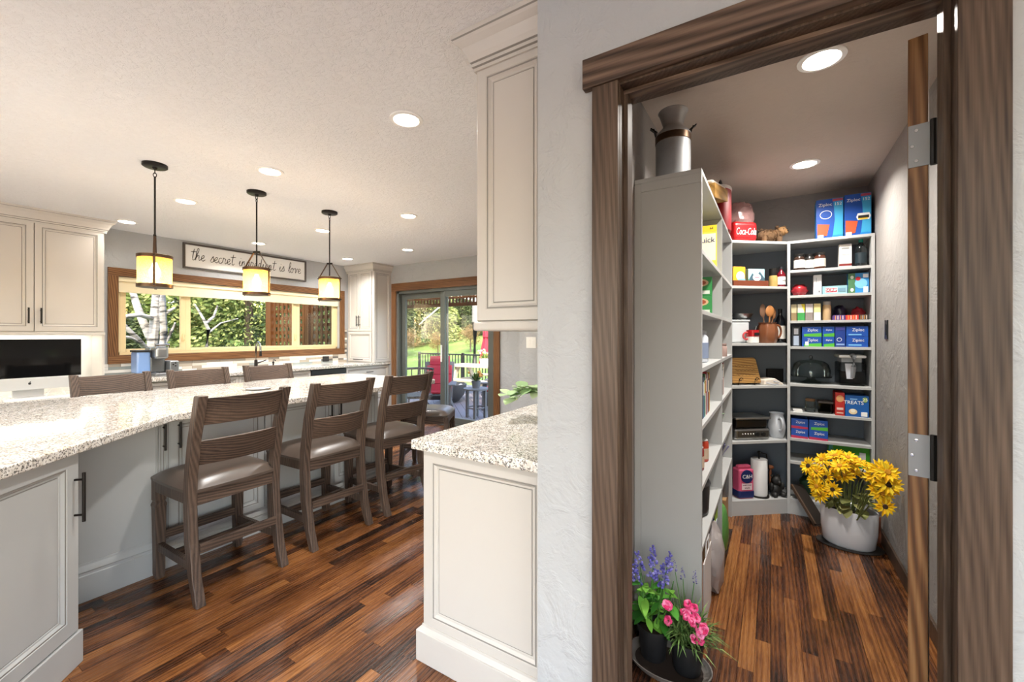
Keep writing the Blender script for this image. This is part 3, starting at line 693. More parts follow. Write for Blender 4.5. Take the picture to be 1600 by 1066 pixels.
# ---- sink wall: base units, counter, appliances
tag(MB().box(WX+.007, -5.31, 1.402, DY-.001, .878, .918).build('sink_countertop', M['granite'], bev=.005), 'speckled granite counter running below the kitchen window', 'countertop')
FX = -5.35
dwy0, dwy1 = on_x(486, FX)[0], on_x(541, FX)[0]
def base_unit(label, y0, y1, fronts, group=None):
    t = thing('sink_wall_cabinet', label, 'cabinet', (FX, y0, 0), rzx, group)
    w = y1-y0; MB().box(0, w, .02, .59, .10, .877).build('body', M['cab'], t, bev=.001)
    MB().box(0, w, .07, .59, 0, .10).build('toe_kick', M['cab'], t)
    for (x, z, fw, fh, hd, nm) in fronts: door_part(t, nm, (x+.002, 0, z), 0, fw-.004, fh, M['cab'], hd, .04, .12)
    return t
def bank(w): return [(0, .66, w, .20, (w/2, .12, False), 'drawer'), (0, .40, w, .25, (w/2, .14, False), 'drawer'), (0, .12, w, .27, (w/2, .15, False), 'drawer')]
def pair(w): return [(0, .66, w, .20, (w/2, .12, False), 'drawer'), (0, .12, w/2, .53, (w/2-.04, .44, True), 'door'), (w/2, .12, w/2, .53, (.04, .44, True), 'door')]
ya, yb, yc = 1.405, 2.02, 2.50
base_unit('greige drawer base under the coffee maker', ya, yb, bank(yb-ya))
base_unit('greige drawer base between the coffee maker and the sink', yb, yc, bank(yc-yb))
base_unit('greige sink base cabinet with two doors below the faucet', yc, dwy0-.003, pair(dwy0-.003-yc))
base_unit('greige drawer base below the tall corner cabinet', dwy1+.003, DY-.002, bank(DY-.002-dwy1-.003))
dw = thing('dishwasher', 'stainless steel dishwasher set between the greige base units', 'dishwasher', (FX, dwy0, 0), rzx)
w = dwy1-dwy0
MB().box(0, w, .02, .58, .09, .873).build('body', M['black'], dw)
MB().box(.004, w-.004, -.004, .02, .10, .79).build('door', M['steel'], dw, bev=.004)
MB().box(.004, w-.004, -.004, .02, .80, .868).build('control_panel', M['black'], dw, bev=.003)
MB().tube([(.05, -.045, .745), (w-.05, -.045, .745)], .011, 8).tube([(.07, -.045, .745), (.07, 0, .745)], .007, 6).tube([(w-.07, -.045, .745), (w-.07, 0, .745)], .007, 6).build('handle', M['steel'], dw, smooth=True)
# ---- tall corner cabinet standing on the counter
cc = thing('corner_cabinet', 'tall greige corner cabinet with narrow doors standing on the counter', 'cabinet', (-5.945, 4.42, .918))
cw, cd, ch = .625, .358, CEIL-.918-.10
MB().box(0, cw, .02, cd, 0, ch).build('body', M['cab'], cc, bev=.002)
door_part(cc, 'door', (.03, 0, .50), 0, .27, ch-.51, M['cab'], (.245, .16, True), .05, .17)
door_part(cc, 'door', (.305, 0, .50), 0, .29, ch-.51, M['cab'], (.03, .16, True), .05, .17)
door_part(cc, 'door', (.03, 0, .012), 0, .565, .475, M['cab'], (.285, .035, False), .05, .22)
door_part(cc, 'side_panel', (cw+.02, .022, .005), rzx, cd-.024, ch-.01, M['cab'], None, .05)
cr = crown_part([(-5.945, 4.42), (-5.945+cw+.02, 4.42), (-5.945+cw+.02, DY-.002)], cc, .06); cr.location = (5.945, -4.42, -.918)
# ---- counter things
def put(px, X, z=.918): return (X, on_x(px, X)[0], z)
cf = thing('coffee_maker', 'silver single-cup coffee maker with a blue water tank', 'coffee maker', put(237, -5.62), R(90))
MB().box(-.01, .21, -.14, .12, 0, .035).build('base', plain('#8b8d90', .3, .6), cf, bev=.008)
MB().box(-.02, .12, 0, .14, .03, .30).build('body', plain('#85888b', .3, .6), cf, bev=.02, seg=3)
MB().box(-.01, .11, -.13, .03, .18, .31).build('brew_head', plain('#9ea1a4', .28, .7), cf, bev=.03, seg=4)
MB().tube([(-.005, -.12, .30), (-.005, -.135, .33), (.105, -.135, .33), (.105, -.12, .30)], .010, 8).build('handle', M['chrome'], cf, smooth=True)
tk = MB().box(-.14, -.025, -.06, .12, .03, .26).build('water_tank', plain('#7fa0d4', .12, spec=.7), cf, bev=.02, seg=3)  # tank body in plain blue
MB().box(-.145, -.02, -.065, .125, .255, .275).build('lid', M['black'], tk, bev=.006)
MB().box(.125, .21, -.10, .11, .035, .155).build('side_box', plain('#8b8e91', .3, .6), cf, bev=.01)
for (x, z) in ((.155, .115), (.175, .13), (.175, .10)): MB().lathe([(.008, 0), (.008, .003), (.001, .004)], n=10).build('button', M['black'], cf, loc=(x, -.101, z)).rotation_euler.x = pi/2
MB().box(.03, .075, -.13, -.03, .035, .042).build('drip_tray', M['black'], cf)
fa = thing('kitchen_faucet', 'dark gooseneck kitchen faucet with a pull-down head by the window', 'faucet', put(400, -5.62), R(-10))
path = [(0, 0, .02), (0, 0, .26)]+[(.0+.085*(1-cos(a)), 0, .26+.085*sin(a)) for a in [pi*k/10 for k in range(1, 10)]]+[(.17, 0, .25), (.172, 0, .23)]
MB().tube(path, .012, 10).build('spout', plain('#8d9089', .22, .9), fa, smooth=True)
MB().lathe([(.028, 0), (.028, .006), (.021, .012), (.019, .11), (.013, .12)], n=14).build('base', M['iron'], fa, smooth=True)
MB().tube([(.172, 0, .232), (.173, 0, .17)], [.013, .017], 10).build('spray_head', M['iron'], fa, smooth=True)
MB().tube([(0, .015, .075), (0, .05, .085), (0, .12, .11)], [.011, .008, .006], 8).build('lever', M['iron'], fa, smooth=True)
sd_ = thing('soap_dispenser', 'small dark soap pump beside the kitchen faucet', 'soap dispenser', put(427, -5.66))
MB().lathe([(.020, 0), (.020, .005), (.011, .012), (.010, .06), (.014, .065), (.014, .075), (.006, .08)], n=12).build('base', M['iron'], sd_, smooth=True)
MB().tube([(0, 0, .08), (.0, 0, .10), (.03, 0, .105), (.055, 0, .095)], .006, 8).build('spout', M['iron'], sd_, smooth=True)
ot = tag(MB().box(-.055, .055, -.006, 0, -.04, .04).build('outlet_plate', M['black'], loc=(WX+.0135, on_x(508, WX)[0], .98), rz=rzx, bev=.002), 'black outlet plate on the mosaic backsplash', 'outlet')
for s in (-.024, .024): MB().box(s-.016, s+.016, -.008, -.006, -.02, .02).build('socket', plain('#2a2928', .5), ot)
ph = tag(MB().lathe([(.001, 0), (.055, 0), (.085, .008), (.088, .012), (.080, .011), (.05, .005), (.001, .004)], n=28).build('plate', plain('#e8e6e2', .2), smooth=True, loc=on_z(404, 609, .918)[:2]+(.918,)), 'small pale dish lying on the bar top', 'plate')
MB().torus((0, 0, .0115), .087, .0022, 28, 6).build('rim', M['black'], ph, smooth=True)
# ---- framed sign above the window
sy0, sy1 = on_x(285, WX)[0], on_x(477, WX)[0]; sz0, sz1_ = 2.150, 2.455
sg = thing('wall_sign', 'long framed white sign lettered in flowing script above the window', 'sign', (WX, (sy0+sy1)/2, (sz0+sz1_)/2), rzx)
hw, hh = (sy1-sy0)/2, (sz1_-sz0)/2
MB().box(-hw+.015, hw-.015, -.012, -.001, -hh+.015, hh-.015).build('board', M['paper'], sg)
fr = plain('#57504a', .5, var=.2)
for s in (-1, 1):
    MB().box(-hw, hw, -.03, -.001, s*hh-(.02 if s > 0 else 0), s*hh+(0 if s > 0 else .02)).build('frame_rail', fr, sg, bev=.001)
    MB().box(s*hw-(.02 if s > 0 else 0), s*hw+(0 if s > 0 else .02), -.03, -.001, -hh+.02, hh-.02).build('frame_rail', fr, sg, bev=.001)
G = {'t': (.62, [[(.32, 1.95), (.24, .8), (.27, .12), (.45, 0), (.65, .25)], [(-.15, 1.4), (.3, 1.42), (.75, 1.5)]]),
     'h': (.9, [[(0, .25), (.35, 1.4), (.45, 1.95), (.28, 2.1), (.15, 1.5), (.12, 0)], [(.12, .3), (.35, .85), (.55, .9), (.6, .5), (.68, .05), (.9, .25)]]),
     'e': (.72, [[(0, .3), (.35, .5), (.52, .8), (.35, 1), (.1, .7), (.15, .2), (.4, 0), (.72, .3)]]),
     's': (.62, [[(0, .2), (.38, 1.05), (.45, .75), (.55, .3), (.35, 0), (.05, .1)], [(.4, .05), (.62, .25)]]),
     'c': (.7, [[(.5, .85), (.3, 1), (.05, .6), (.15, .1), (.4, 0), (.7, .25)]]),
     'r': (.75, [[(0, .2), (.12, 1.05), (.3, .92), (.5, .85), (.45, .3), (.57, 0), (.75, .25)]]),
     'i': (.5, [[(0, .3), (.16, .95), (.15, .2), (.3, 0), (.5, .25)], [(.2, 1.4), (.24, 1.46)]]),
     'n': (.85, [[(0, .2), (.1, .95), (.1, 0)], [(.1, .45), (.35, .95), (.5, .8), (.5, .2), (.65, 0), (.85, .25)]]),
     'g': (.8, [[(.5, .85), (.25, 1), (.05, .6), (.2, .1), (.45, .3), (.55, .95), (.5, -.4), (.3, -.9), (.1, -.6), (.5, -.05), (.8, .25)]]),
     'd': (.88, [[(.5, .85), (.25, 1), (.05, .5), (.2, 0), (.45, .3), (.6, 2), (.55, .3), (.68, 0), (.88, .25)]]),
     'l': (.5, [[(0, .3), (.35, 1.3), (.4, 1.95), (.22, 2), (.12, 1.2), (.15, .2), (.3, 0), (.5, .2)]]),
     'o': (.85, [[(.3, 1), (.05, .6), (.15, .05), (.45, .1), (.55, .6), (.35, 1), (.55, .82), (.85, .9)]]),
     'v': (.8, [[(0, .9), (.15, .95), (.3, 0), (.55, .9), (.8, .85)]]), ' ': (.85, [])}
def crom(p, n=5):
    q = [p[0]]+p+[p[-1]]; out = []
    for i in range(1, len(q)-2):
        for k in range(n):
            t = k/n
            out.append(tuple(.5*((2*q[i][a])+(-q[i-1][a]+q[i+1][a])*t+(2*q[i-1][a]-5*q[i][a]+4*q[i+1][a]-q[i+2][a])*t*t+(-q[i-1][a]+3*q[i][a]-3*q[i+1][a]+q[i+2][a])*t**3) for a in (0, 1)))
    return out+[p[-1]]
ph_ = 'the secret ingredient is love'; tot = sum(G[c][0] for c in ph_); sc_ = (2*hw-.16)/tot
x = 0; ink = plain('#4a4643', .6)
for word in ph_.split(' '):
    m = MB()
    for c in word:
        for st_ in G[c][1]:
            pts = crom(st_); L = [(-hw+.08+(x+a+.12*b)*sc_, -.0135, (b*1.05-.65)*sc_) for a, b in pts]
            m.tube(L, [.0027+.0019*abs(sin(i*.35)) for i in range(len(L))], 5, flat=1)
        x += G[c][0]
    x += G[' '][0]; m.build('lettering', ink, sg)
# ---- sprig on the right-hand counter
ex, ey, et = on_z(815, 660, .918); ex2, ey2 = ex+.12, ey+.10
eu = thing('leafy_sprig', 'pale green eucalyptus sprig in a small vase on the granite counter', 'plant', (ex2, ey2, .918))
MB().lathe([(.035, 0), (.045, .03), (.04, .08), (.022, .11), (.026, .13)], n=16).build('vase', plain('#e9e7e2', .3), eu, smooth=True)
lm = leafmat('eucalyptus', '#8fae7a', '#b9cf9e', '#d9e2bf')
def leaf_mesh(L, Wd, bend=.15, mat=None, fold=.12, name='leaf'):
    m = MB(); vs = []; n = 5
    for i in range(n+1):
        f = i/n; w_ = Wd*sin(pi*min(.98, f*.93+.05))**.8/2
        z = -bend*L*f*f
        vs += [(-w_, L*f, z+fold*w_), (0, L*f, z), (w_, L*f, z+fold*w_)]
    fs = []
    for i in range(n):
        for k in (0, 1): fs.append((i*3+k, i*3+k+1, i*3+4+k, i*3+3+k))
    m.add(vs, fs); me = m.mesh(name); me.materials.append(mat)
    for p in me.polygons: p.use_smooth = True
    return me
el = leaf_mesh(.085, .065, .2, lm); rl = random.Random(5)
def scatter_leaf(me, parent, p, yaw, pitch, s=1, roll=0, name='leaf'):
    o = link(name, me, parent, loc=p); o.rotation_euler = (pitch, roll, yaw); o.scale = (s, s, s); return o
sdir = Vector((-.95, -.30, 0)).normalized()
for b_ in range(3):
    a0 = Vector((0, 0, .12)); pts = []
    for k in range(7):
        f = k/6; pts.append(a0+sdir*(.20*f)+Vector((0, (b_-1)*.05*f, .06*sin(pi*f*.7)-.06*f*f*(1 if b_ else .6))))
    MB().tube(pts, .0025, 5).build('stem', plain('#8aa070', .6), eu)
    for k in range(1, 7):
        for s in (-1, 1): scatter_leaf(el, eu, pts[k], math.atan2(-sdir.x, sdir.y)+s*R(60)+rl.uniform(-.3, .3), rl.uniform(-.2, .6), rl.uniform(.75, 1.1))
# ================================================================ PANTRY SHELVING
TOP = 2.06; TH = .019
LX, LF, LY0, LY1, LYM = -.538, -.255, 1.935, 3.52, 2.78
BA, BB, BYF, BXR = Vector((-.255, 3.52)), Vector((.095, 3.80)), 3.80, .585
ZL = [1.72, 1.46, 1.21, .96, .70, .44]; ZD = [1.72, 1.29, .97, .555, .11]; ZB = [1.84, 1.65, 1.46, 1.266, .985, .77, .575, .40, .12]
S = M['shelf']
ls = thing('side_shelf_unit', 'tall grey open shelf unit along the pantry side wall, end panel facing the doorway', 'shelf unit', (0, 0, 0))
MB().box(LX, LF, LY0, LY0+TH, 0, TOP-TH).build('end_panel', S, ls, bev=.001)
MB().box(LX, LF, LYM-TH/2, LYM+TH/2, 0, TOP-TH).build('divider', S, ls, bev=.001)
MB().box(LX, LF, LY0-.004, LY1, TOP-TH, TOP).build('top_panel', S, ls, bev=.001)
MB().box(LX, LX+.008, LY0+TH, LY1, .0, TOP-TH).build('back_panel', M['slate'], ls)
MB().box(LX-.0, LX+.03, LY0-.006, LY0, 0, TOP-.025).box(LX+.03, LF, LY0-.006, LY0, TOP-.06, TOP-.02).build('edge_strip', S, ls, bev=.001)
for z in ZL:
    for a, b in ((LY0+TH, LYM-TH/2), (LYM+TH/2, LY1-TH)): MB().box(LX+.008, LF, a, b, z-TH, z).build('shelf', S, ls, bev=.001)
cu = thing('corner_shelf_unit', 'grey corner shelf unit set at an angle between the two shelf walls', 'shelf unit', (0, 0, 0))
cp = [(LX, LY1), (LF, LY1), tuple(BB), (BB.x, 4.098), (LX, 4.098)]
for z in ZD: MB().prism(cp, z-TH, z).build('shelf', S, cu, bev=.001)
MB().prism(cp, TOP-TH, TOP).build('top_panel', S, cu, bev=.001)
dv = (BB-BA).normalized(); dn = Vector((dv.y, -dv.x))
def post(p, q, nm, root, z1=TOP-TH):
    MB().bar((p[0], p[1], z1/2), (q[0], q[1], z1/2), TH, z1, (q[1]-p[1], p[0]-q[0], 0)).build(nm, S, root, bev=.001)
MB().box(LX, LF, LY1-TH+.001, LY1-.0005, 0, TOP-TH).build('side_panel', S, cu, bev=.001)
MB().box(LX, BB.x, 4.086, 4.098, 0, TOP-TH).box(LX, LX+.01, LY1, 4.086, 0, TOP-TH).build('back_panel', M['slate'], cu)
kb_ = MB(); a_, b_ = BA+dn*.0, BB+dn*.0
kb_.prism([tuple(a_), tuple(b_), tuple(b_-dn*.018), tuple(a_-dn*.018)], 0, .11-TH).build('kick_board', S, cu)
bu = thing('back_shelf_unit', 'grey open shelf unit on the pantry back wall, many narrow shelves', 'shelf unit', (0, 0, 0))
MB().box(BB.x, BB.x+TH, BYF-.002, 4.098, 0, TOP-TH).build('side_panel', S, bu, bev=.001)
MB().box(BXR, BXR+TH, BYF-.002, 4.098, 0, TOP-TH).build('side_panel', S, bu, bev=.001)
MB().box(BB.x+.001, BXR+TH, BYF-.002, 4.098, TOP-TH, TOP).build('top_panel', S, bu, bev=.001)
MB().box(BB.x+TH, BXR, 4.086, 4.098, 0, TOP-TH).build('back_panel', M['slate'], bu)
for z in ZB: MB().box(BB.x+TH, BXR, BYF, 4.086, z-TH, z).build('shelf', S, bu, bev=.001)
MB().box(BB.x+TH, BXR, BYF+.004, BYF+.022, 0, .12-TH).build('kick_board', S, bu)
# ---------------------------------------------------------------- goods: shared builders (front faces local -Y)
RB, RD, RL = 0, math.atan2(dn.x, -dn.y), pi/2
def pB(px, back, z):            # back shelves: pixel column, distance behind the front edge
    y = BYF+back; return (on_y(px, y)[0], y, z)
def pD(px, back, z):            # corner shelves
    o = BA-dn*back; d = ray(px)
    k = (o.x*d.y-o.y*d.x)/(dv.y*d.x-dv.x*d.y); p = o+dv*k; return (p.x, p.y, z)
def pL(px, back, z): return (LF-back, on_x(px, LF-back)[0], z)
def fitB(p0, p1, back, z):      # width and place of a box filling a pixel span on the back shelves
    a = max(pB(p0, back, z)[0], BB.x+TH+.001); b = min(pB(p1, back, z)[0], BXR-.001); return b-a-.001, ((a+b)/2, BYF+back, z)
def carton(name, label, cat, w, d, h, loc, rz, c, decals=(), group=None, rough=.45):
    """box of goods standing on its base; loc is the middle of the front bottom edge. decals: ('r',x,z,w,h,colour) or ('t',text,x,z,size,colour[,sx]) in box fractions"""
    o = tag(MB().box(-w/2, w/2, 0, d, 0, h).build(name, plain(c, rough), loc=loc, rz=rz, bev=.0015), label, cat, group)
    for i, e in enumerate(decals):
        lift = -.0006*(i+1)
        if e[0] == 'r':
            x, z, dw_, dh, cc_ = e[1:]
            MB().box((x-.5-dw_/2)*w, (x-.5+dw_/2)*w, lift, .0, (z-dh/2)*h, (z+dh/2)*h).build('printed_panel', plain(cc_, rough), o)
        elif e[0] == 'o':
            x, z, rw, rh, cc_ = e[1:]
            MB().prism([((x-.5)*w+rw*w/2*cos(2*pi*k/16), z*h+rh*h/2*sin(2*pi*k/16)) for k in range(16)], lift, 0, 1).build('printed_panel', plain(cc_, rough), o)
        elif e[0] == 'p':
            MB().prism([((x-.5)*w, z*h) for x, z in e[1]], lift, 0, 1).build('printed_panel', plain(e[2], rough), o)
        else:
            s, x, z, size, cc_ = e[1:6]; sx = e[6] if len(e) > 6 else 1
            text_obj(s, size, plain(cc_, rough), o, ((x-.5)*w, lift, z*h), (pi/2, 0, 0), .0005, sx, .0)
    return o
def jar(name, label, cat, r, h, loc, c, lid='#1b1a19', band=None, words=None, group=None, mat=None, n=16, lidh=.18):
    o = tag(MB().lathe([(r*.92, 0), (r, .006), (r, h*(.98-lidh-.08)), (r*.85, h*(1-lidh))], n=n).build(name, mat or plain(c, .25), smooth=True, loc=loc), label, cat, group)
    MB().lathe([(r*.88, h*(1-lidh)), (r*.9, h*(1-lidh)+.002), (r*.9, h*.99), (r*.84, h), (.0005, h)], n=n).build('lid', plain(lid, .35), o, smooth=True)
    if band:
        MB().lathe([(r*1.0, h*.14), (r*1.02, h*.14), (r*1.02, h*.62), (r*1.0, h*.62)], n=n).build('paper_label', plain(band, .5), o, smooth=True)
    if words:
        for (s, z, size, cc_, rz) in words: text_obj(s, size, plain(cc_, .5), o, (sin(rz)*r*1.035, -cos(rz)*r*1.035, z*h), (pi/2, 0, rz))
    return o
def bottle(name, label, r, h, loc, c, cap, band=None, words=None, rz=0, shoulder=.62, mat=None):
    o = tag(MB().lathe([(r*.93, 0), (r, .008), (r, h*shoulder), (r*.8, h*(shoulder+.08)), (r*.36, h*(shoulder+.2)), (r*.34, h*.93)], n=16).build(name, mat or plain(c, .1, spec=.7), smooth=True, loc=loc), label, 'bottle')
    MB().lathe([(r*.4, h*.87), (r*.4, h*.99), (.0005, h)], n=14).build('cap', plain(cap, .35), o, smooth=True)
    if band: MB().lathe([(r, h*.12), (r*1.02, h*.12), (r*1.02, h*.5), (r, h*.5)], n=16).build('paper_label', plain(band, .5), o, smooth=True)
    if words:
        for (s, z, size, cc_) in words: text_obj(s, size, plain(cc_, .5), o, (sin(rz)*r*1.04, -cos(rz)*r*1.04, z*h), (pi/2, 0, rz))
    return o
def blob(name, label, cat, loc, size, mat, seed=1, rough=.12, n=18, m=12, group=None, rz=0):
    """soft crumpled bag"""
    r_ = random.Random(seed); ph1, ph2, ph3 = [r_.uniform(0, 6) for _ in range(3)]
    q = MB().sphere((0, 0, 0), 1, n, m); vs = []
    for v in q.v:
        k = 1+rough*(sin(v[0]*7+ph1)*cos(v[2]*9+ph2)+.6*sin(v[1]*11+v[2]*6+ph3))
        x, y, z = v[0]*k, v[1]*k, max(-.85, v[2]*k)
        vs.append((x*size[0]/2, y*size[1]/2, (z+.85)/1.85*size[2]))
    m_ = MB().add(vs, q.f)
    return tag(m_.build(name, mat, smooth=True, loc=loc, rz=rz), label, cat, group)
BL, BL2, RED, WHT, GRN, ORG = '#0f4fae', '#1e86d2', '#c01c22', '#f5f5f3', '#55b53a', '#e0562f'
# ---------------------------------------------------------------- top of the back unit: two tall bag boxes
def zipbox(label, px0, px1, h, z, back=.02, yel=False):
    a = pB(px0, back, z)[0]; b = pB(px1, back, z)[0]; w = b-a-.003
    de = [('p', [(.0, 0), (.58, 0), (.70, .3), (.66, .75), (.60, 1), (0, 1)], BL), ('p', [(.62, .06), (.98, .06), (.98, .9), (.66, .9), (.70, .5)], '#3aa6d8'),
          ('r', .8, .955, .38, .06, '#a9455c'), ('t', '152', .81, .85, w*.19, WHT), ('t', 'Ziploc', .34, .855, w*.2, WHT),
          ('p', [(.04, .06), (.40, .06), (.50, .34), (.04, .38)], ORG), ('r', .16, .05, .22, .08, WHT)]
    if yel: de += [('p', [(.50, .36), (.92, .36), (.98, .44), (.92, .52), (.50, .52), (.44, .44)], WHT), ('r', .71, .43, .40, .07, '#1c1c1e'), ('r', .69, .385, .34, .03, '#e8c526')]
    else: de += [('o', .36, .60, .46, .22, WHT), ('o', .36, .60, .41, .19, BL)]
    return carton('food_bag_box', label, 'box', w, .14, h, ((a+b)/2, BYF+back, z), RB, BL2, de, 'tall boxes of freezer bags')
zipbox('tall blue freezer bag box with an oval print, on top of the back shelves', 1275, 1318, .285, TOP)
zipbox('tall blue freezer bag box with a yellow burst print, on top of the back shelves', 1319, 1362, .295, TOP, .02, True)
# ---- shelf 1.84: jars, white box, bottle
jar('spice_jar', 'seasoning jar with a white and orange label', 'jar', .036, .125, pB(1249, .05, 1.84), '#3b2a22', band='#f0ece6')
jar('spice_jar', 'dark seasoning jar standing behind two others', 'jar', .034, .125, pB(1265, .09, 1.84), '#2c2a28', band='#d8d5cf')
jar('spice_jar', 'brown rub jar with a white bull-head print', 'jar', .036, .125, pB(1281, .05, 1.84), '#4d2a1d', band='#d9d3c8')
carton('spirit_box', 'slim white carton with a dark red band beside the green-capped bottle', 'box', fitB(1311, 1331, .05, 0)[0], .07, .17, fitB(1311, 1331, .05, 1.84)[1], RB, '#e9e7e1', [('r', .5, .12, 1, .1, '#7a2421'), ('r', .5, .82, .6, .06, '#8a8a88'), ('r', .5, .55, .6, .012, '#999999')])
bottle('liquor_bottle', 'dark square-shouldered bottle with a green cap and gold lines', .033, .20, pB(1345, .07, 1.84), '#141a1c', '#0e7b6a', '#1b2b33', None, .4, .66)
# ---- shelf 1.65
M['redbag'] = plain('#b02a35', .25, var=.5)
blob('candy_bag', 'crumpled red plastic candy bag', 'bag', (.1755, BYF+.10, 1.65), (.108, .11, .09), M['redbag'], 4, .1)
carton('white_carton', 'narrow upright white carton beside the red candy bag', 'box', fitB(1271, 1284, .05, 0)[0], .06, .15, fitB(1271, 1284, .05, 1.65)[1], RB, '#e8eaed', [('r', .35, .5, .08, .7, '#b5bac2'), ('r', .7, .16, .2, .1, '#777777')])
carton('tea_carton', 'low pale teal carton with a red lettered panel', 'box', fitB(1285, 1324, .05, 0)[0], .08, .062, fitB(1285, 1324, .05, 1.65)[1], RB, '#8fb9c4', [('r', .36, .5, .5, .6, '#ffffff'), ('r', .36, .5, .46, .5, '#b03c4c'), ('t', 'SCRIP', .36, .5, .026, '#ffffff'), ('r', .78, .5, .3, .4, '#6f94a8')])
carton('snack_box', 'green and blue snack box with a red bow print', 'box', fitB(1325, 1358, .05, 0)[0], .07, .145, fitB(1325, 1358, .05, 1.65)[1], RB, '#2f88c9', [('r', .17, .5, .34, 1, '#4c7d55'), ('o', .19, .8, .16, .17, '#e8efe2'), ('o', .19, .18, .16, .17, '#e8efe2'), ('o', .62, .48, .6, .5, '#7fc4ea'), ('o', .48, .72, .24, .2, '#c4262e'), ('r', .84, .85, .26, .18, '#f0eff2'), ('r', .84, .18, .22, .28, '#eef0f0')])
# ---- shelf 1.46
for px, p1_, c, t_, lb in ((1236, 1245, '#cfc39c', '#8f7a55', 'narrow tan spice box with a brown lower half'), (1246, 1257.5, '#f0ecd8', '#3c9a4d', 'narrow white box with yellow and green corners'), (1258.5, 1270.5, '#d9d0cf', '#8f8580', 'narrow greyish pink box'), (1271.5, 1282.5, '#eadb97', '#f4f0e0', 'narrow pale yellow box')):
    carton('spice_box', lb, 'box', fitB(px, p1_, .04, 0)[0], .05, .125, fitB(px, p1_, .04, 1.46)[1], RB, c, [('r', .5, .25, 1, .46, t_)]+([('p', [(.5, 1), (1, 1), (1, .5)], '#e9d32f')] if px == 1246 else []), 'narrow spice boxes')
jar('vinegar_jug', 'squat tan flask with a small dark emblem', 'jar', .026, .14, pB(1292, .07, 1.46), '#c7a880', '#a9a29a')
blob('gummy_bag', 'purple and black candy bag lying on the shelf', 'bag', pB(1312, .19, 1.46), (.085, .10, .115), plain('#2a2440', .3, var=.5), 9, .1)
for i, (px, p1_, c, lb) in enumerate(((1301.5, 1321, '#5b3f86', 'flat purple and white sweets packet'), (1321.5, 1342, '#d23a35', 'flat red and orange sweets packet'), (1342.5, 1357, '#3e3a38', 'flat black and white sweets packet'))):
    carton('sweets_packet', lb, 'packet', fitB(px, p1_, .02, 0)[0], .10, .035, fitB(px, p1_, .02, 1.46)[1], RB, c, [('r', .2+.2*j, .5, .07, .8, '#f0d9c8' if j % 2 else '#e8963f') for j in range(4)])
blob('sweets_bag', 'small crumpled red sweets bag above the flat packets', 'bag', pB(1341, .18, 1.46), (.085, .07, .095), plain('#a92030', .3, var=.5), 12, .12)
# ---- shelf 1.266: bag boxes two high
carton('snack_sleeve', 'narrow black and white packet beside the blue bag boxes', 'packet', fitB(1237, 1251, .04, 0)[0], .06, .145, fitB(1237, 1251, .04, 1.266)[1], RB, '#1d2430', [('r', .5, .3, .6, .5, '#aab8cc'), ('r', .5, .78, .5, .3, '#dfe4ec')])
def smallzip(px0, px1, z, h, lb, green=True, back=.02, extra=()):
    a = pB(px0, back, z)[0]; b = pB(px1, back, z)[0]; w = b-a-.002
    de = [('t', 'Ziploc', .55, .66, w*.24, WHT, .9)]
    if green is True: de.insert(0, ('p', [(.1, 0), (1, 0), (1, .36), (.1, .26)], GRN))
    elif green == 'red': de.insert(0, ('p', [(0, 0), (1, 0), (1, .2), (0, .28)], '#b4294e'))
    else: de.insert(0, ('r', .4, .2, .6, .12, '#7fc0ea'))
    return carton('food_bag_box', lb, 'box', w, .12, h, ((a+b)/2, BYF+back, z), RB, BL, de+list(extra), 'small boxes of food bags')
hh2 = .074
for k in (0, 1):
    tier = ('lower', 'upper')[k]; z = 1.266+k*hh2
    smallzip(1253, 1284, z, hh2-.001, f'blue food bag box with a bar code, {tier} of its stack', True, extra=(('r', .25, .3, .18, .4, WHT),) if k == 0 else ())
    smallzip(1285, 1304, z, hh2-.001, f'short blue food bag box with a green swoosh, {tier} of its stack', True)
    smallzip(1322, 1357, z, hh2-.001, f'blue food bag box with a pale blue stripe, {tier} of its stack', False)
a_ = pB(1305, .02, 0)[0]; b_ = pB(1321, .02, 0)[0]
carton('food_bag_box', 'upright navy bag box with a white ring, between the stacked blue boxes', 'box', b_-a_, .12, .146, ((a_+b_)/2, BYF+.02, 1.266), RB, '#123a8e', [('o', .4, .36, .5, .2, WHT), ('o', .4, .36, .4, .16, '#123a8e'), ('r', .5, .9, .9, .14, '#3a3f93'), ('r', .5, .12, .8, .08, '#8fb0e0')])
# ---- shelf .985: cake dome and filter pitcher
cl = (.250, BYF+.145, .985)
ck = thing('cake_stand', 'clear glass cake stand with a domed lid and knob', 'cake stand', cl); ck.scale = (.87, .87, 1)
MB().lathe([(.075, 0), (.07, .006), (.03, .03), (.03, .04), (.15, .048), (.152, .056), (.146, .054), (.02, .05)], n=28).build('stand', M['clear'], ck, smooth=True)
dm = MB().lathe([(.138, .056), (.14, .10), (.125, .145), (.09, .168), (.02, .178), (.012, .182)], n=28).build('dome', M['clear'], ck, smooth=True)
MB().sphere((0, 0, .196), .015, 12, 8).build('knob', M['clear'], dm, smooth=True)
bp = thing('filter_pitcher', 'clear water filter pitcher with a white lid and handle', 'pitcher', (.490, BYF+.06, .985), R(3))
MB().box(-.075, .075, 0, .20, 0, .17).build('tank', glassmat('pitcher_plastic', '#9ea3a6', .8), bp, bev=.012)
MB().box(-.06, .06, .03, .19, .10, .21).build('reservoir', plain('#c8cbd0', .4), bp, bev=.008)
MB().tube([(0, .0, .22), (0, -.03, .215), (.0, -.035, .14), (-.005, -.02, .06)], [.018, .018, .016, .012], 8).build('handle', plain('#8d9094', .35), bp, smooth=True)
MB().prism([(-.035, .0), (.0, .0), (.0, .11), (-.045, .11)], -.004, .0, 1).build('front_panel', plain('#c9ccd4', .4), bp, loc=(0, -.002, .05))
MB().box(-.078, .078, -.006, .205, .20, .222).build('lid', M['white'], bp, bev=.008)
